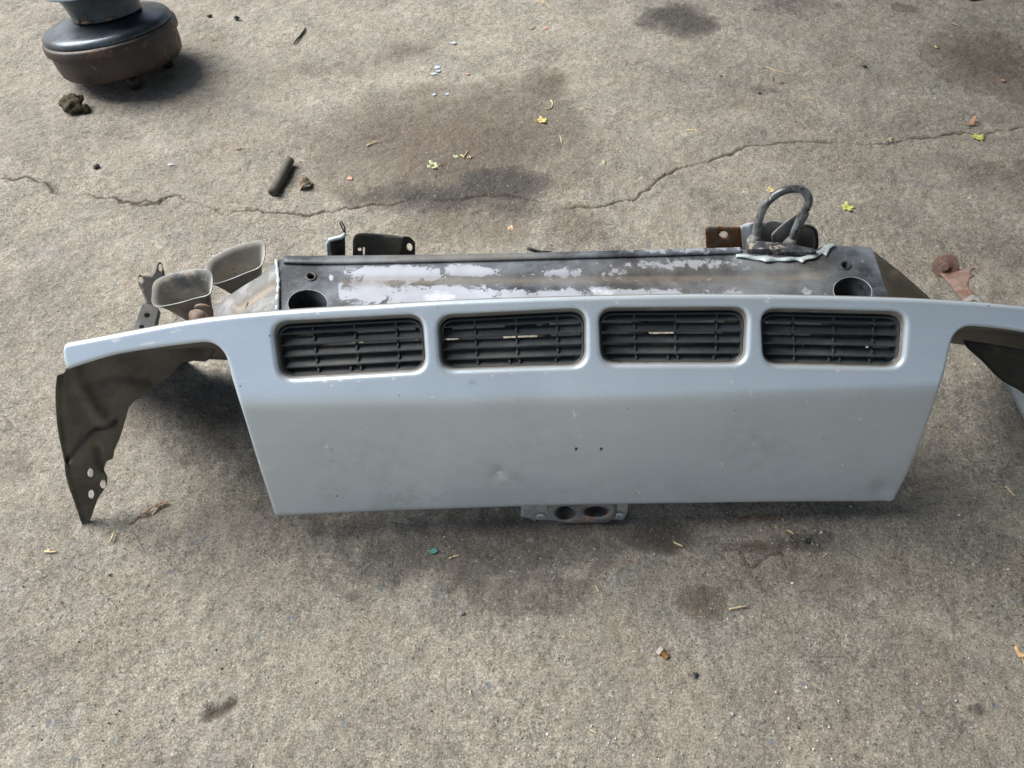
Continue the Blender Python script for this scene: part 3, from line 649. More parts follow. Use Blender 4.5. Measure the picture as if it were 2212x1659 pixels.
# towing loop
lp = crom([(1628, 532), (1630, 515), (1640, 473), (1657, 438), (1684, 416), (1712, 408), (1734, 411), (1746, 426), (1745, 443), (1731, 468), (1719, 495), (1708, 525), (1705, 537)], 8)
Yl = 1.028+.0*lp[:, 0]; Yl = Yl-.010*(lp[:, 0]-1670)/70*0
loop = tube('towing_loop', at_y(lp[:, 0], lp[:, 1], Yl), .0066, M['loop'], root, n=16)
for px_, py_ in ((1629, 520), (1706, 528)):
    b = at_y(px_, py_, 1.026); V_, F_ = tube(None, [b+np.array([0, 0, -.006]), b, b+np.array([0, 0, .007]), b+np.array([.001, 0, .013])], [.0125, .012, .0095, .0073], None, n=14)
    mesh('weld_bead', V_, F_, M['seal'], loop)
lb = poly([(1613, 523), (1640, 520), (1690, 525), (1735, 532), (1763, 539), (1764, 549), (1722, 551), (1690, 547), (1655, 547), (1616, 544)], 6)
sheet('loop_bracket', lb, mZ(lambda px, py: .463-.0009*np.maximum(py-536-(px-1613)*.06, 0)), M['loop_plate'], root, spacing=6, thick=.003, wall=(0, .004, -.02))
# bent brackets behind the beam
rb = root
sheet('rusty_tab', rquad([(1523, 490), (1600, 491), (1604, 540), (1526, 540)], [9, 3, 3, 3], 5, 6), mY(1.052), M['rusty_tab'], rb, [ell(1563, 507, 9, 7.5, 18)], spacing=6)
sheet('bracket_plate', segs([[(1596, 492), (1612, 484), (1640, 481)], [(1640, 481), (1655, 486), (1650, 545)], [(1650, 545), (1596, 545)], [(1596, 545), (1598, 520), (1594, 505), (1596, 492)]], 6), mY(lambda px, py: 1.048+.012*np.abs((px-1625)/28)), M['pale_blue_metal'], rb, spacing=6)
sheet('bracket_plate', segs([[(1648, 485), (1665, 478), (1690, 482), (1712, 492)], [(1712, 492), (1712, 545)], [(1712, 545), (1648, 545)], [(1648, 545), (1648, 485)]], 6), mY(lambda px, py: 1.056+.0002*(px-1648)), M['grey_metal'], rb, spacing=7)
sheet('slanted_plate', segs([[(1668, 508), (1680, 495), (1712, 470), (1742, 452)], [(1742, 452), (1748, 462), (1735, 487), (1712, 522)], [(1712, 522), (1690, 535), (1672, 528), (1668, 508)]], 6), plane_map(at_y(1668, 510, 1.04), at_y(1742, 452, 1.075), at_y(1715, 520, 1.062)), M['grey_metal'], rb, spacing=7)
cup = crom([(1722, 500), (1738, 488), (1758, 494), (1764, 510), (1762, 540), (1738, 548), (1720, 530)], 5, closed=True)
cu = at_y(cup[:, 0], cup[:, 1], 1.064+0*cup[:, 0]); cc = cu.mean(0); n = len(cu); V_ = []
for f, s_ in ((0, 1), (.25, .97), (.6, .85), (.9, .55), (1, .05)): V_ += [cc+(x-cc)*s_+np.array([.004*f, .012*f, -.03*f]) for x in cu]
mesh('steel_cup', V_, [(j*n+i, j*n+(i+1) % n, (j+1)*n+(i+1) % n, (j+1)*n+i) for j in range(4) for i in range(n)], M['horn'], rb, solid=.0015)
tube('cup_rim', cu, .0028, M['dark_metal'], rb, n=8, closed=True)
tube('bent_hook', [at_y(a, b, 1.075) for a, b in ((1722, 475), (1733, 464), (1741, 452), (1745, 442), (1744, 436))], [.002, .002, .003, .0035, .002], M['rust'], rb, n=8)
# left rear brackets
sheet('plate_bracket', segs([[(762, 520), (768, 508), (785, 504), (840, 508), (872, 513)], [(872, 513), (870, 535), (862, 565)], [(862, 565), (762, 565)], [(762, 565), (762, 520)]], 6), mY(lambda px, py: 1.03+.006*np.sin((px-762)/35)), M['olive_metal'], rb, [ell(777, 539, 4.5, 4, 12), rquad([(784, 534), (788, 534), (788, 552), (784, 552)], 1.5, 3)], spacing=6)
sheet('bracket_ear', segs([[(868, 512), (885, 513), (897, 524)], [(897, 524), (897, 562)], [(897, 562), (860, 562)], [(860, 562), (868, 530), (868, 512)]], 6), plane_map(at_y(868, 512, 1.037), at_y(860, 562, 1.035), at_y(897, 530, 1.050)), M['dark_metal'], rb, [ell(885, 534, 6, 9, 18, -.3)], spacing=6)
sheet('channel_bracket', segs([[(708, 528), (709, 518), (722, 514), (745, 509)], [(745, 509), (746, 560)], [(746, 560), (712, 560)], [(712, 560), (708, 540), (708, 528)]], 5), mY(lambda px, py: 1.03-.02*np.exp(-((px-708)/9)**2)), M['dark_metal'], rb, spacing=5)
tube('channel_lip', [at_y(a, b, 1.012) for a, b in ((713, 556), (709, 540), (708, 526), (712, 518), (724, 515), (738, 512), (745, 506))], .0036, M['putty'], rb, n=8)
tube('bent_wire', [at_y(a, b, 1.02) for a, b in ((745, 508), (741, 496), (737, 487), (734, 480), (738, 478), (744, 490), (746, 503))], .0013, M['dark_metal'], rb, n=6)
tube('rubber_strip', [at_y(a, b, 1.025) for a, b in ((1140, 536), (1152, 541), (1170, 545), (1190, 546))], .003, M['dark_metal'], rb, n=6)

# horns
def horn(pts, Yf, axis_, mat, scale_end=.16, rot=0):
    r_ = np.array([(((450+x/2.212)/1.823), ((820+y/2.212)/1.823)) for x, y in pts]); r_ = crom(r_, 4, closed=True)
    m = mY(Yf)(r_[:, 0], r_[:, 1]); c = m.mean(0); n = len(m)
    h = thing('horn_dummy', c, None, None); h.name = 'horn'; 
    h.parent = root; h.location = Vector(c)-Vector(root.location)
    V_ = []; K = 12
    for j in range(K+1):
        f = j/K; s_ = 1-(1-scale_end)*f**.72
        rr = (m-c)*s_; V_ += list(c+np.array(axis_)*f+rr)
    mesh('trumpet', V_, [(j*n+i, j*n+(i+1) % n, (j+1)*n+(i+1) % n, (j+1)*n+i) for j in range(K) for i in range(n)][::1], mat, h, solid=.0014)
    tube('mouth_rim', m, .0011, M['rim'], h, n=8, closed=True)
    e_ = c+np.array(axis_); tube('throat', [e_-np.array(axis_)*.05, e_+np.array([.0, .012, -.02]), e_+np.array([.012, .02, -.028])], [.011, .014, .016], M['dark_metal'], h, n=14)
    tube('sound_disc', [e_+np.array([.0, .018, -.028]), e_+np.array([.012, .03, -.03]), e_+np.array([.025, .042, -.032])], [.034, .038, .034], M['dark_metal'], h, n=28)
    return h
hb = [(802, 560), (815, 480), (860, 430), (980, 368), (1100, 318), (1250, 285), (1300, 290), (1315, 335), (1305, 440), (1265, 515), (1150, 565), (1020, 618), (900, 658), (822, 664), (803, 620)]
ha = [(333, 770), (342, 670), (385, 620), (500, 575), (650, 545), (780, 535), (840, 560), (856, 620), (850, 710), (815, 758), (700, 788), (560, 828), (400, 858), (350, 848), (332, 815)]
horn(hb, lambda px, py: 1.04+.0*px-(py-569)*.0007, (.010, .004, -.105), M['horn'], .24)
horn(ha, lambda px, py: .975+.0*px-(py-639)*.0007, (.016, .002, -.10), M['horn_worn'], .24)
R2 = lambda X, Y: ((450+X/2.212)/1.823, (820+Y/2.212)/1.823)
sheet('horn_clip', crom([R2(*p) for p in [(700, 855), (745, 842), (800, 850), (850, 880), (862, 940), (860, 985), (805, 985), (800, 935), (770, 895), (735, 880), (700, 875)]], 4, closed=True), mY(.905), M['rust'], root, spacing=5, thick=.003)
sheet('two_eared_bracket', segs([[R2(*p) for p in l] for l in ([(205, 600), (215, 578), (245, 585), (300, 592), (345, 560), (370, 490), (390, 468), (415, 480), (430, 530), (445, 600)], [(445, 600), (380, 720), (345, 880)], [(345, 880), (275, 880)], [(275, 880), (262, 790), (235, 710), (210, 660), (205, 600)])], 4), plane_map(at_y(308, 600, 1.02), at_y(345, 580, 1.045), at_y(320, 655, .98)), M['dark_metal'], root, [ell(*R2(228, 622), 4.5, 7.5, 16), ell(*R2(400, 515), 4.0, 8, 16)], spacing=5)
sheet('drilled_strut', [R2(*p) for p in [(245, 838), (300, 832), (385, 870), (330, 1100), (150, 1100)]], plane_map(at_y(312, 652, .955), at_y(345, 660, .965), at_y(300, 715, .86)), M['grey_metal'], root, [ell(*R2(285, 932), 7, 5.5, 16), ell(*R2(238, 1032), 6, 4.5, 14)], spacing=8, wall=(0, 0, -.012))
e_ = [at_y(a, b, y) for a, b, y in ((452, 672, .93), (400, 678, .925), (380, 700, .92))]
tube('rusty_spacer', [at_y(450, 676, .945), at_y(420, 686, .92)], .013, M['rust'], root, n=24)
# right bracket with a washer and loop ear
R5 = lambda X, Y: ((3032+X/2.212)/1.823, (950+Y/2.212)/1.823)
rbk = plane_map(at_y(2045, 585, 1.08), at_y(2110, 575, 1.07), at_y(2100, 650, .99))
bkt = sheet('cut_bracket', segs([[R5(*p) for p in l] for l in ([(1470, 270), (1540, 200), (1600, 215), (1660, 240), (1740, 235), (1790, 215), (1825, 230), (1810, 270), (1740, 320)], [(1740, 320), (1735, 400), (1790, 460), (1880, 560), (1960, 650)], [(1960, 650), (1760, 640)], [(1760, 640), (1680, 520), (1560, 370), (1470, 270)])], 5), rbk, M['rust'], root, [ell(*R5(1785, 262), 8, 8, 16, -.7)], spacing=6, thick=.003)
sheet('grey_end_plate', [R5(*p) for p in [(1660, 520), (1740, 465), (1800, 470), (1880, 560), (1990, 680), (1760, 660)]], lambda a, b: rbk(a, b)+np.array([0, -.003, .003]), M['grey_metal'], root, [ell(*R5(1770, 532), 8, 5, 14)], spacing=8, thick=.002)
wc = at_y(*R5(1526, 215), 1.085); nrm = Vector((-.45, -.8, .42)).normalized(); Mw = Matrix.Translation(Vector(wc)) @ nrm.to_track_quat('Z', 'Y').to_matrix().to_4x4()
wsh = lathe('washer', [(.006, 0), (.006, .003), (.020, .003), (.0225, .002), (.0225, 0), (.006, 0)], M['rust'], root, Mw, 40)
lathe('bolt_end', [(0, .010), (.0065, .010), (.007, .009), (.0065, .008), (.007, .007), (.0065, .006), (.007, .005), (.0105, .005), (.0105, .0)], M['rust'], root, Mw, 20)

# headlamp-side liners
R6 = lambda X, Y: ((180+X/1.952)/1.823, (1300+Y/1.952)/1.823)
def fold6(px, py):
    q = np.stack([px, py], -1)
    l1 = np.array([R6(150, 1000), R6(260, 860), R6(370, 745), R6(470, 735), R6(530, 690)]); d1 = dist(q, l1, False)
    l2 = np.array([R6(230, 310), R6(300, 500), R6(400, 650), R6(480, 740)]); d2 = dist(q, l2, False)
    l3 = np.array([R6(390, 900), R6(400, 1000), R6(440, 1060)]); d3 = dist(q, l3, False)
    l4 = np.array([R6(120, 350), R6(110, 600), R6(140, 850), R6(200, 1150), R6(290, 1450)]); d4 = dist(q, l4, False)
    l5 = np.array([R6(300, 400), R6(520, 340), R6(800, 380)]); d5 = dist(q, l5, False)
    o_ = .009*np.exp(-(d1/8)**2)-.008*np.exp(-(d2/16)**2)+.010*np.exp(-(d3/8)**2)+.004*np.exp(-(d4/5)**2)+.005*np.exp(-(d5/14)**2)+.006*np.sin(px*.04)*np.cos(py*.03)
    return np.stack([0*o_, o_, 0*o_], -1)
def linY(px, py): return .772+.00040*(px-130)-.00014*(py-800)+.0000*px
lin = segs([[R6(*p) for p in l] for l in (
   [(158, 296), (140, 330), (92, 350)], [(92, 350), (80, 450), (80, 560), (95, 760), (140, 980), (165, 1150), (230, 1340), (290, 1530)],
   [(290, 1530), (345, 1450), (400, 1300), (440, 1240), (470, 1180), (472, 1130), (450, 1080), (452, 1050), (470, 1010), (515, 985), (530, 920), (580, 800), (640, 590)],
   [(640, 590), (700, 530), (780, 480), (900, 390), (960, 350), (1060, 250), (1130, 236)], [(1130, 236), (1250, 230), (1330, 100)], [(1330, 100), (1220, 60), (800, 100), (400, 190), (158, 296)])], 5)
sheet('inner_wing', lin, mY(lambda a, b: linY(a, b)+fold6(a, b)[..., 1]), M['liner'], root, [ell(*R6(343, 1098), 6.2, 9.8, 20), ell(*R6(440, 1185), 6.2, 9.8, 20), ell(*R6(350, 1263), 6.2, 9.8, 20)], spacing=5, thick=.0014)
# underside sheet of each arm, sloped back to throw shade into the cut-outs
sheet('shading_underside', segs([[(150, 797), (256, 762), (337, 749), (442, 737), (500, 760)], [(500, 760), (520, 778)], [(520, 780), (488, 778), (430, 777), (380, 790), (300, 804), (180, 818)], [(180, 818), (150, 797)]], 7),
      mY(lambda px, py: .815+.0085*np.clip(py-np.interp(px, [150, 256, 337, 442, 520], [797, 764, 751, 739, 745]), 0, 60)), M['liner'], root, spacing=5, thick=.002)
sheet('shading_underside', segs([[(2040, 700), (2140, 704), (2260, 722), (2340, 745)], [(2340, 745), (2340, 800)], [(2340, 800), (2212, 768), (2150, 755), (2057, 742), (2030, 742)], [(2030, 742), (2040, 700)]], 8), mY(lambda px, py: .86+.006*np.clip(py-np.interp(px, [2040, 2140, 2260, 2340], [702, 704, 722, 745]), 0, 60)), M['liner'], root, spacing=6, thick=.002)
sheet('inner_wing', segs([[(2080, 735), (2200, 755), (2345, 790)], [(2345, 790), (2345, 960), (2330, 1010)], [(2330, 1010), (2262, 905), (2212, 851), (2162, 821), (2122, 781), (2096, 758), (2084, 745), (2080, 735)]], 8), mY(lambda px, py: .90-.0003*(px-2080)-.00012*(py-780)), M['liner_dark'], root, spacing=9, thick=.0014)
sheet('wing_return', segs([[(2158, 815), (2215, 838), (2300, 880), (2335, 1000)], [(2335, 1000), (2290, 1060), (2240, 980)], [(2240, 980), (2212, 908), (2187, 858), (2158, 815)]], 8), mY(lambda px, py: .885-.0003*(px-2160)-.0002*(py-820)), M['silver'], root, spacing=9, thick=.0014)

# lower towing bracket
R3 = lambda X, Y: ((1900+X/3.16)/1.823, (1900+Y/3.16)/1.823)
YB_ = .745
sheet('zinc_plate', segs([[R3(*p) for p in l] for l in ([(482, 180), (1800, 180)], [(1800, 180), (1812, 300), (1790, 400), (1750, 475)], [(1750, 475), (1600, 482), (900, 490), (640, 484)], [(640, 484), (622, 455), (595, 415)], [(595, 415), (475, 395)], [(475, 395), (482, 180)])], 5), mY(YB_+.004), M['zinc'], root, [ell(*R3(1030, 372), 20, 13, 32, .05), ell(*R3(1415, 355), 25, 10, 32, -.02)], spacing=6, thick=.003,
   fold=lambda px, py: np.stack([0*px, -.006/(1+np.exp((px-1150)/1.5)), 0*px], -1))
cast_out = rquad([R3(785, 180), R3(1680, 180), R3(1660, 512), R3(835, 508)], [5, 5, 40, 34], 8, 4)
ovals = [ell(*R3(1030, 372), 22, 15, 32, .05), ell(*R3(1415, 355), 26, 11, 32, -.02)]
P2c, Fc = cdt(cast_out, ovals, 4, rings=(1.2, 2.6, 4.5))
dc = dist(P2c, cast_out); dov = np.minimum(dist(P2c, ovals[0]), dist(P2c, ovals[1]))
dep = -.012+roundoff(dc, 9)*.0012+roundoff(dov, 8)*.0010
Vc = at_y(P2c[:, 0], P2c[:, 1], YB_+dep); Fc = [tuple(f) for f in Fc]; E = border(Fc); ids = sorted({i for e in E for i in e}); kk = {i: len(Vc)+j for j, i in enumerate(ids)}
ctrs = [np.array(R3(1035, 385)), np.array(R3(1415, 355))]; ex = []
for i in ids:
    v = Vc[i].copy(); q = P2c[i]; 
    if min(dist(q[None], ovals[0])[0], dist(q[None], ovals[1])[0]) < .5: v = v+np.array([0, .022, .0])
    else: v[1] = YB_+.006
    ex.append(v)
Vc = np.concatenate([Vc, ex])
for a, b in E: Fc.append((b, a, kk[a], kk[b]))
cst = mesh('towing_eye_casting', Vc, Fc, M['casting'], root)
V_, F_ = boxvf([at_y(1255, 1110, 1.)[0]*.75, YB_+.035, .032], [.075, 0, 0], [0, .006, 0], [0, 0, .028]); mesh('casting_back', V_, F_, M['liner_dark'], root, smooth=False)
for X, Y in ((722, 425), (1697, 412)):
    c = at_y(*R3(X, Y), YB_+.0005); Mb = Matrix.Translation(Vector(c)) @ Vector((0, -1, .1)).to_track_quat('Z', 'Y').to_matrix().to_4x4()
    lathe('rivet', [(.0022, .0005), (.0028, .0028), (.0045, .0028), (.006, .0018), (.009, .001), (.0098, 0)], M['zinc'], root, Mb, 24)
c = at_y(*R3(545, 372), YB_-.003); Mb = Matrix.Translation(Vector(c)) @ Vector((0, -1, .1)).to_track_quat('Z', 'Y').to_matrix().to_4x4()
lathe('rivet', [(0, .0022), (.005, .0022), (.006, .0012), (.0065, 0)], M['pale_blue_metal'], root, Mb, 20)

# ------------------------------------------------------------------ steel housing at the upper left
dc0 = at_z(250, 183, 0); dl = Vector((dc0[0]+.020, dc0[1]+.072, 0.0))
pot = thing('steel_housing', dl, 'rusty round steel housing with a flared flanged neck, standing tilted at the upper left', 'metal housing')
Mt = Matrix.Translation(dl+Vector((0, 0, .036))) @ Matrix.Rotation(R(-6.5), 4, 'Y') @ Matrix.Rotation(R(-7), 4, 'X')
lathe('lower_pan', [(0, -.004), (.10, -.002), (.165, .0), (.184, .005), (.192, .014), (.197, .04), (.199, .086), (.199, .09)], M['pot_rust'], pot, Mt, 72, .004)
lathe('seam_band', [(.199, .080), (.206, .081), (.2085, .086), (.2085, .104), (.206, .109), (.198, .112)], M['pot_rust'], pot, Mt, 72, .003)
lathe('domed_top', [(.198, .112), (.2, .116), (.199, .122), (.192, .131), (.184, .135), (.165, .139), (.145, .144), (.118, .151), (.10, .155), (.075, .158), (.05, .159)], M['pot_top'], pot, Mt, 72, .006)
Mn = Mt @ Matrix.Translation((.018, .0, 0))
lathe('neck', [(.108, .158), (.106, .166), (.109, .185), (.115, .21), (.121, .222), (.124, .230), (.128, .234)], M['pot_top'], pot, Mn, 72, .007)
lathe('flange', [(.105, .231), (.128, .2335), (.150, .235), (.156, .237), (.158, .240), (.154, .241), (.128, .238), (.112, .235), (.104, .230), (.06, .223), (0, .221)], M['pot_top'], pot, Mn, 72, .005)
for a, s_ in ((-100, .02), (-62, .016), (-118, .012)):
    c = Mt @ Vector((.018+.108*math.cos(R(a)), .108*math.sin(R(a)), .163)); tg = Mt.to_3x3() @ Vector((-math.sin(R(a)), math.cos(R(a)), 0))
    tube('weld_spot', [c-tg*s_, c, c+tg*s_], [.002, .006, .002], M['rust'], pot, n=8)
tube('foot', [Vector((dl.x+.05, dl.y-.09, .036)), Vector((dl.x+.055, dl.y-.095, .0))], [.02, .014], M['pot_rust'], pot, n=12)
tube('foot', [Vector((dl.x+.12, dl.y+.05, .05)), Vector((dl.x+.12, dl.y+.05, .0))], [.02, .016], M['pot_rust'], pot, n=12)

# ------------------------------------------------------------------ loose things on the ground
GH = .0015
def gp(px, py, z=0.): return at_z(px, py, z)
def tagm(o, label, cat, group=None): return setp(o, label, cat, group)
def orig(px, py): p = gp(px, py); return np.array([p[0], p[1], 0])
# mud lump
def lump(name, px, py, r, mat, label, cat, sq=(1, 1, .8), seed=1, group=None, rough=.35, sub=4):
    bm = bmesh.new(); bmesh.ops.create_icosphere(bm, subdivisions=sub, radius=1); rr = random.Random(seed); off = [rr.uniform(0, 50) for _ in range(3)]
    from mathutils import noise as mn
    c = gp(px, py); V_ = []
    for v in bm.verts:
        p = v.co.copy(); d = 1+rough*1.3*mn.noise(p*1.6+Vector(off))+rough*.8*mn.noise(p*4+Vector(off))+rough*.4*mn.noise(p*9+Vector(off))
        p = p*d*r; V_.append((p.x*sq[0]+c[0], p.y*sq[1]+c[1], max(p.z*sq[2]+r*sq[2]*.62, -.001)))
    F_ = [tuple(v.index for v in f.verts) for f in bm.faces]; bm.free()
    o = mesh(name, V_, F_, mat, None, smooth=sub > 2, origin=(c[0], c[1], 0)); return tagm(o, label, cat, group)
lump('mud_lump', 162, 237, .036, M['mud'], 'dark brown crumbly dirt lump on the concrete just below the rusty steel housing', 'dirt lump', (1.05, .8, .75), 3)
lump('small_mud_lump', 188, 241, .013, M['mud'], 'small dark dirt crumb touching the right side of the brown dirt lump', 'dirt lump', (.7, 1, 1.1), 8)
# hose
hp = crom([(588, 416), (600, 396), (613, 371), (622, 352), (627, 346)], 8); hz = gp(hp[:, 0], hp[:, 1], .013)
hose = thing('rubber_hose', orig(605, 382), 'short curved olive grey rubber hose piece lying above the crack', 'hose')
tube('hose_wall', hz, .0128, M['rubber'], hose, n=20)
d0 = Vector(hz[0]-hz[1]).normalized(); Mh = Matrix.Translation(Vector(hz[0])+d0*.0003) @ d0.to_track_quat('Z', 'Y').to_matrix().to_4x4()
lathe('hose_bore', [(.0, .0002), (.0045, .0002), (.005, .001), (.0065, .001)], M['black_rubber'], hose, Mh, 18)
# black cable piece
tagm(tube('cable_piece', [gp(a, b, .004) for a, b in ((634, 95), (641, 85), (649, 77), (656, 67), (660, 61))], [.0022, .0032, .0036, .0036, .003], M['black_rubber'], n=8, origin=orig(648, 78)), 'thin black rubber cable piece lying right of the steel housing', 'cable')
# leaves
def leafmesh(name, px, py, size, rot, kind, mat, label, seed=1, curl=.14, cat='leaf', group='fallen leaves scattered on the concrete'):
    r_ = random.Random(seed); c = orig(px, py); n = 44; pts = []
    for i in range(n):
        a = 2*math.pi*i/n
        if kind == 'lobed': rad = .34+.70*abs(math.cos(2.5*a))**.7*(1 if math.cos(a) > -.6 else .5)
        elif kind == 'narrow': rad = 1/math.sqrt((math.cos(a)/1)**2+(math.sin(a)/.36)**2)
        elif kind == 'split': rad = .35+.75*max(0, math.cos(a*1.5))**1.5 if abs(a-math.pi) > .9 else .2
        else: rad = .8+.15*math.sin(2*a+1)
        rad *= 1+r_.uniform(-.09, .09); pts.append((rad*math.cos(a), rad*math.sin(a)))
    V_ = []; rings = (1, .66, .33); ph = r_.uniform(0, 6)
    for s_ in rings:
        for x, y in pts:
            x2, y2 = x*s_, y*s_; z = .18+curl*(y2*y2)*1.2+curl*.5*x2*x2*math.cos(ph)+.10*math.sin(5*x2+ph)*math.cos(4*y2)
            V_.append((x2, y2, max(z, .03)))
    V_.append((0, 0, .12)); F_ = []
    for j in range(2):
        for i in range(n): F_.append((j*n+i, j*n+(i+1) % n, (j+1)*n+(i+1) % n, (j+1)*n+i))
    for i in range(n): F_.append((2*n+i, 2*n+(i+1) % n, 3*n))
    ca, sa = math.cos(R(rot)), math.sin(R(rot)); S_ = size
    W_ = [(c[0]+S_*(x*ca-y*sa), c[1]+S_*(x*sa+y*ca), S_*z+.001) for x, y, z in V_]
    if kind != 'flake' and kind != 'curl':   # stalk
        V2, F2 = tube(None, [(c[0]+S_*(x*ca-y*sa), c[1]+S_*(x*sa+y*ca), S_*.12+.002) for x, y in ((-.1, 0), (-.7, .05), (-1.15, .16))], S_*.045, None, n=5)
        W_, F_ = merge([(W_, F_), (V2, F2)])
    return tagm(mesh(name, W_, F_, mat, None, origin=c, solid=.0005), label, cat, group)
leafmesh('leaf', 1170, 263, .020, 20, 'lobed', M['yellow_leaf'], 'yellow lobed leaf near the top centre, left of a tiny yellow fragment', 1)
leafmesh('leaf', 1204, 265, .007, 80, 'narrow', M['yellow_leaf'], 'tiny yellow leaf fragment right of the yellow lobed leaf', 2)
leafmesh('leaf', 938, 360, .021, 200, 'lobed', M['green_leaf'], 'pale green lobed leaf on the brown stain above the crossmember', 3)
leafmesh('leaf', 984, 340, .009, 60, 'lobed', M['green_leaf'], 'tiny dull green leaf right above the pale green lobed leaf', 4)
leafmesh('leaf', 1303, 354, .014, 80, 'narrow', M['green_leaf'], 'small pointed pale green leaf lying alone left of the right hand crack', 5)
leafmesh('leaf', 1920, 304, .015, 30, 'split', M['green_leaf'], 'forked mint green leaf lying on the crack at right', 6, curl=.2)
leafmesh('leaf', 2101, 270, .021, 180, 'split', M['orange_leaf'], 'curled orange brown leaf just above the crack at right', 7, curl=.6)
leafmesh('leaf', 2113, 300, .021, 100, 'lobed', M['lime_leaf'], 'bright yellow green lobed leaf just below the crack at right', 8)
leafmesh('leaf', 1828, 450, .021, 0, 'lobed', M['lime_leaf'], 'jagged lime green leaf lying right of the towing loop', 9)
leafmesh('leaf', 1666, 413, .014, 180, 'lobed', M['yellow_leaf'], 'pale yellow leaf peeping out behind the top of the towing loop', 10)
leafmesh('leaf', 1104, 495, .010, 150, 'lobed', M['peach_leaf'], 'small pale tan leaf just behind the middle of the crossmember', 11)
leafmesh('leaf', 1177, 64, .010, 0, 'curl', M['orange_leaf'], 'small rust coloured curled leaf at the top centre', 12)
leafmesh('leaf', 2204, 1418, .016, 90, 'split', M['peach_leaf'], 'peach coloured leaf at the lower right edge of the photo', 13, curl=.15)
leafmesh('leaf', 2212, 143, .012, 0, 'split', M['orange_leaf'], 'bright orange leaf at the upper right edge of the photo', 14)
leafmesh('leaf', 2166, 175, .009, 0, 'curl', M['orange_leaf'], 'tiny orange curled leaf on the brown stain at the upper right', 15)
leafmesh('leaf', 48, 1192-1, .0, 0, 'curl', M['twig'], '', 16) if False else None
leafmesh('crumpled_leaf', 660, 402, .024, 40, 'curl', M['dry_leaf'], 'crumpled dry brown leaf lying right of the rubber hose piece', 17, curl=1.1)
leafmesh('leaf', 944, 22, .0, 0, 'curl', M['twig'], '', 16) if False else None
leafmesh('leaf', 516, 322, .009, 0, 'curl', M['dry_leaf'], 'small dull tan leaf scrap lying up and left of the rubber hose', 18)
# flakes
def flake(px, py, s_, rot, mat, label, cat='paint flake', seed=1, group=None, name='paint_flake', th=.0009):
    r_ = random.Random(seed); c = orig(px, py); n = 7
    pts = [(s_*r_.uniform(.7, 1.15)*math.cos(2*math.pi*i/n+R(rot)), s_*.8*r_.uniform(.7, 1.15)*math.sin(2*math.pi*i/n+R(rot))) for i in range(n)]
    V_ = [(c[0]+x, c[1]+y, .0025+x*.08) for x, y in pts]+[(c[0]+x, c[1]+y, .0025+th+x*.08) for x, y in pts]
    F_ = [tuple(range(n-1, -1, -1)), tuple(range(n, 2*n))]+[(i, (i+1) % n, n+(i+1) % n, n+i) for i in range(n)]
    return tagm(mesh(name, V_, F_, mat, None, smooth=False, origin=c), label, cat, group)
fg = 'blue grey paint flakes near the top centre'
flake(943, 147, .016, 10, M['blue_flake'], 'largest blue grey paint flake, in the middle of the flake cluster', seed=1, group=fg)
flake(947, 155, .009, 50, M['blue_flake'], 'blue grey paint flake touching the lower edge of the largest flake', seed=2, group=fg)
flake(936, 161, .011, 80, M['blue_flake'], 'blue grey paint flake below left of the largest flake', seed=3, group=fg)
flake(980, 94, .013, 30, M['blue_flake'], 'blue grey paint flake lying alone above the flake cluster', seed=4, group=fg)
flake(966, 205, .008, 30, M['blue_flake'], 'right one of the two faint blue flakes below the cluster', seed=5, group=fg)
flake(937, 206, .008, 60, M['blue_flake'], 'left one of the two faint blue flakes below the cluster', seed=6, group=fg)
flake(755, 387, .011, 10, M['pink_flake'], 'pink paint chip right of the crumpled brown leaf', 'paint chip', 7, name='paint_chip')
flake(1011, 161, .006, 10, M['pink_flake'], 'tiny reddish chip right of the blue paint flakes', 'paint chip', 8, name='paint_chip')
flake(937, 1193, .008, 40, M['green_glass'], 'small green glass shard on the dark ground below the panel', 'glass shard', 9, name='glass_shard', th=.003)
flake(368, 357, .007, 40, M['blue_flake'], 'tiny pale blue flake left of the rubber hose above the crack', seed=10)
flake(1874, 710, .0, 0, M['blue_flake'], '', seed=3) if False else None
# twigs
def twig(paths, mat, label, r=.0017, name='twig'):
    parts = []
    for p in paths:
        q = crom(p, 6); z = gp(q[:, 0], q[:, 1], .0035); parts.append(tube(None, z, [r*(1-.4*i/len(z)) for i in range(len(z))], None, n=6))
    V_, F_ = merge(parts); c = paths[0][0]
    return tagm(mesh(name, V_, F_, mat, None, origin=orig(*c)), label, 'twig', 'dry twigs and needles scattered on the concrete')
Ta = lambda X, Y: ((900+X/1.3825)/1.823, Y/1.3825/1.823)
Tb = lambda X, Y: ((2500+X/1.4438)/1.823, Y/1.4438/1.823)
Tc = lambda X, Y: ((2400+X/1.3554)/1.823, (2000+Y/1.3554)/1.823)
Td = lambda X, Y: ((X/1.3825)/1.823, (2000+Y/1.3825)/1.823)
Te = lambda X, Y: ((1300+X/1.58)/1.823, (2050+Y/1.58)/1.823)
T = lambda f, *l: [f(*p) for p in l]
twig([T(Ta, (752, 792), (775, 777), (800, 770), (830, 770)), T(Ta, (752, 793), (785, 781), (800, 772))], M['twig'], 'pale double needle on the left of the brown stain, above the pale leaf')
twig([T(Ta, (1265, 842), (1280, 852), (1303, 820)), T(Ta, (1275, 846), (1283, 858))], M['twig'], 'V shaped pale twig above the pale green lobed leaf')
twig([T(Ta, (1300, 860), (1315, 855), (1334, 848)), T(Ta, (1312, 850), (1318, 862))], M['twig'], 'short pale twig right of the V shaped twig')
twig([T(Ta, (1752, 545), (1764, 560), (1756, 588), (1725, 592))], M['twig'], 'hooked pale twig above the yellow lobed leaf', .002)
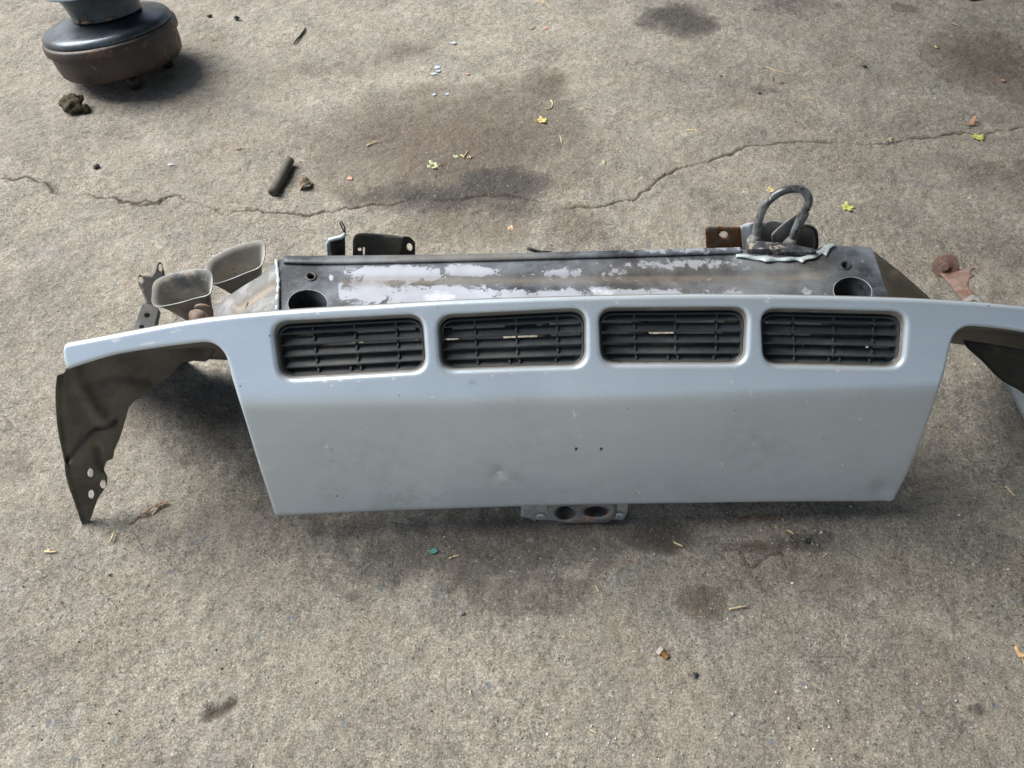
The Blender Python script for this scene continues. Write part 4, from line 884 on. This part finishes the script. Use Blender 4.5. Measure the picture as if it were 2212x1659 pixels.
twig([T(Ta, (1802, 737), (1810, 758), (1814, 777)), T(Ta, (1816, 742), (1826, 732))], M['twig'], 'short forked pale twig below the yellow lobed leaf')
twig([T(Ta, (1672, 6), (1710, 12), (1735, 25), (1752, 45)), T(Ta, (1705, -10), (1716, 14), (1712, 28))], M['twig'], 'pale branching twig at the top edge of the photo')
twig([T(Ta, (1632, 160), (1650, 162), (1668, 150))], M['brown_twig'], 'short dark twig left of the small rust coloured leaf', .002)
twig([T(Tb, (744, 380), (800, 400), (886, 424))], M['twig'], 'long straight yellow needle at the upper right')
twig([T(Tb, (790, 436), (782, 460), (797, 488)), T(Tb, (784, 462), (775, 440))], M['brown_twig'], 'small reddish brown forked twig below the long yellow needle')
twig([T(Tb, (820, 478), (845, 466))], M['brown_twig'], 'tiny reddish twig right of the reddish forked twig')
twig([T(Tb, (960, 556), (990, 562), (1030, 567))], M['twig'], 'straight pale needle below right of the reddish twigs', .0013)
twig([T(Tb, (280, 742), (320, 742), (378, 744)), T(Tb, (320, 742), (300, 736)), T(Tb, (335, 742), (325, 734)), T(Tb, (350, 743), (344, 732)), T(Tb, (365, 743), (350, 748))], M['twig'], 'feathery yellow conifer sprig right of the hooked twig')
twig([T(Tb, (1802, 128), (1825, 138), (1850, 148))], M['twig'], 'curved white needle near the top right', .0013)
twig([T(Tb, (1706, 262), (1718, 272), (1732, 268))], M['twig'], 'stubby pale husk at the upper right', .0025)
twig([T(Td, (243, 236), (275, 240), (310, 236)), T(Td, (262, 230), (275, 238))], M['twig'], 'pale needle lying left of the inner wing tip', .0022)
twig([T(Td, (602, 182), (612, 155), (626, 130)), T(Td, (608, 165), (618, 150))], M['twig'], 'upright pale twig right of the inner wing tip', .0022)
twig([T(Td, (830, 34), (842, 22), (856, 6))], M['twig'], 'pale needle at the end of the short crack under the left cut out')
twig([T(R6, (740, 1415), (780, 1390), (820, 1360), (860, 1340)), T(R6, (760, 1420), (800, 1370)), T(R6, (830, 1360), (900, 1325), (945, 1340)), T(R6, (840, 1335), (920, 1345)), T(R6, (860, 1355), (940, 1325))], M['brown_twig'], 'tangle of dry brown sprigs under the left cut out', .0016, 'twig_tangle')
twig([T(Tc, (344, 184), (362, 192), (392, 206))], M['twig'], 'pale needle on the dark patch of oil and shade below the panel', .0022)
twig([T(Tc, (97, 277), (125, 280), (153, 299))], M['brown_twig'], 'curved tan needle below left of the patch of oil and shade', .0017)
twig([T(Tc, (946, 120), (965, 126), (984, 140))], M['twig'], 'short tan needle below the right part of the panel', .002)
twig([T(Tc, (638, 541), (680, 532), (733, 522))], M['twig'], 'straight pale stick beside the round brown stain', .0016)
twig([T(Te, (765, 224), (785, 220), (806, 217)), T(Te, (740, 236), (765, 226))], M['twig'], 'pale needle right of the green glass shard')
twig([T(Te, (1655, 408), (1662, 425), (1672, 440))], M['twig'], 'thin pale needle above the thin scratch in the lower centre', .0012)
twig([T(Te, (866, 1056), (872, 1070), (877, 1086))], M['twig'], 'thin upright needle near the bottom centre', .0012)
twig([T(Te, (1618, 1300), (1640, 1312), (1660, 1322))], M['twig'], 'thin slanting needle near the bottom, below the bolt', .0012)
twig([T(R5, (1762, 1062), (1790, 1075), (1840, 1080))], M['twig'], 'tan needle lying inside the right cut out')
twig([[(2172, 1050), (2182, 1060), (2192, 1072)]], M['twig'], 'tan needle at the right edge beside the panel', .002)
tg_ = [T(Tc, (668, 76), (700, 55), (745, 40)), T(Tc, (690, 70), (720, 62), (748, 44)), T(Tc, (760, 32), (800, 35), (850, 60), (880, 50)), T(Tc, (775, 58), (800, 66), (823, 62)), T(Tc, (800, 30), (830, 50), (870, 40)), T(Tc, (820, 66), (850, 45), (900, 52)), T(Tc, (780, 50), (830, 40), (860, 70))]
twig(tg_, M['brown_twig'], 'tangle of rust brown rootlets just below the panel at right', .0016, 'twig_tangle')
# bolt
bolt = thing('bolt', orig(1432, 1412), 'small hex bolt with pale head and brass coloured thread at the lower right', 'bolt')
a = Vector(gp(*Tc(268, 760), .0055)); b = Vector(gp(*Tc(312, 800), .004)); dv = (b-a).normalized(); Mb = Matrix.Translation(a) @ dv.to_track_quat('Z', 'Y').to_matrix().to_4x4(); LB = (b-a).length
lathe('head', [(0, -.003), (.0072, -.003), (.0078, -.002), (.0078, .0035), (.0072, .0045), (.003, .0045)], M['bolt_head'], bolt, Mb, 6).data.shade_flat()
pr = [(.0044, .004)]
for i in range(9): z = .005+i*(LB-.005)/9; pr += [(.0052, z), (.0043, z+(LB-.005)/18)]
pr += [(.004, LB), (0, LB)]
lathe('thread', pr, M['copper'], bolt, Mb, 18)
# small dark objects
lump('rubber_stopper', 2099, -3, .021, M['black_rubber'], 'black rubber lump cut off by the top edge at the right', 'rubber lump', (1.2, 1, .6), 5, rough=.1)
bl_ = 'small black crumbs and stones on the concrete'
for i, (x, y, r_, lb_) in enumerate([(453, 36, .009, 'black angular crumb right of the steel housing neck'), (512, 41, .011, 'black twisted rubber scrap at the upper left, right of a smaller crumb'), (209, 362, .010, 'black crumb in the left, above the crack'), (2013, 204, .0075, 'small grey pebble at the upper right'), (1867, 147, .009, 'small dark rubber ring like crumb at the upper right'), (1740, 1168, .008, 'blackest crumb on the tarry patch below the panel at right'), (792, 98, .0, ''), (1557, 167, .007, 'black crumb left of the reddish forked twig'), (1641, 203, .006, 'dark crumb below the small white needle cluster'), (997, 1325, .005, 'dark pebble in the middle of the lower ground'), (1503, 1455, .0, ''), (1500, 1460, .0055, 'dark maroon stone right below the bolt')]):
    if r_: lump('ground_crumb', x, y, r_, M['black_rubber'] if 'pebble' not in lb_ else M['casting'], lb_, 'crumb', (1, .8, .6), 20+i, bl_, .45, 2)
# loose grit, uncountable
r_ = np.random.RandomState(5); V_, F_, mi_ = [], [], []
clusters = [(1740, 1190, 90, 40, 60), (1120, 1540, 260, 60, 50), (900, 200, 300, 80, 30), (1640, 215, 50, 25, 40), (150, 1250, 150, 80, 30), (1900, 1500, 200, 80, 40)]
pp = [(r_.uniform(-20, 2230), 1659*r_.uniform(0, 1)) for _ in range(1500)]
for cx, cy, sx, sy, n in clusters: pp += [(r_.normal(cx, sx), r_.normal(cy, sy)) for _ in range(n)]
for px_, py_ in pp:
    c = gp(px_, min(max(py_, -10), 1670)); s_ = r_.uniform(.0008, .0021)*(1.6 if r_.rand() < .08 else 1); k0 = len(V_); a0 = r_.uniform(0, 6)
    gz = .0008
    for i in range(5): a = a0+i*1.2566; V_.append((c[0]+s_*math.cos(a)*r_.uniform(.7, 1.3), c[1]+s_*math.sin(a)*r_.uniform(.6, 1.2), gz-.001))
    V_.append((c[0], c[1], gz+s_*.9)); m_ = r_.choice([0, 0, 0, 1, 1, 2, 3], p=None)
    for i in range(5): F_.append((k0+i, k0+(i+1) % 5, k0+5)); mi_.append(m_)
M['grit_w'] = blotch('pale_grit', (.55, .53, .48), (.65, .63, .6), None, 40); M['grit_d'] = blotch('dark_grit', (.04, .045, .05), (.07, .075, .085), None, 40)
M['grit_b'] = blotch('tan_grit', (.40, .32, .22), (.5, .4, .3), None, 40)
gt = mesh('grit', V_, F_, [M['grit_w'], M['grit_d'], M['grit_b'], M['blue_flake']], None, smooth=False, mi=mi_); setp(gt, 'fine loose grit and specks scattered over the concrete', 'grit', kind='stuff')
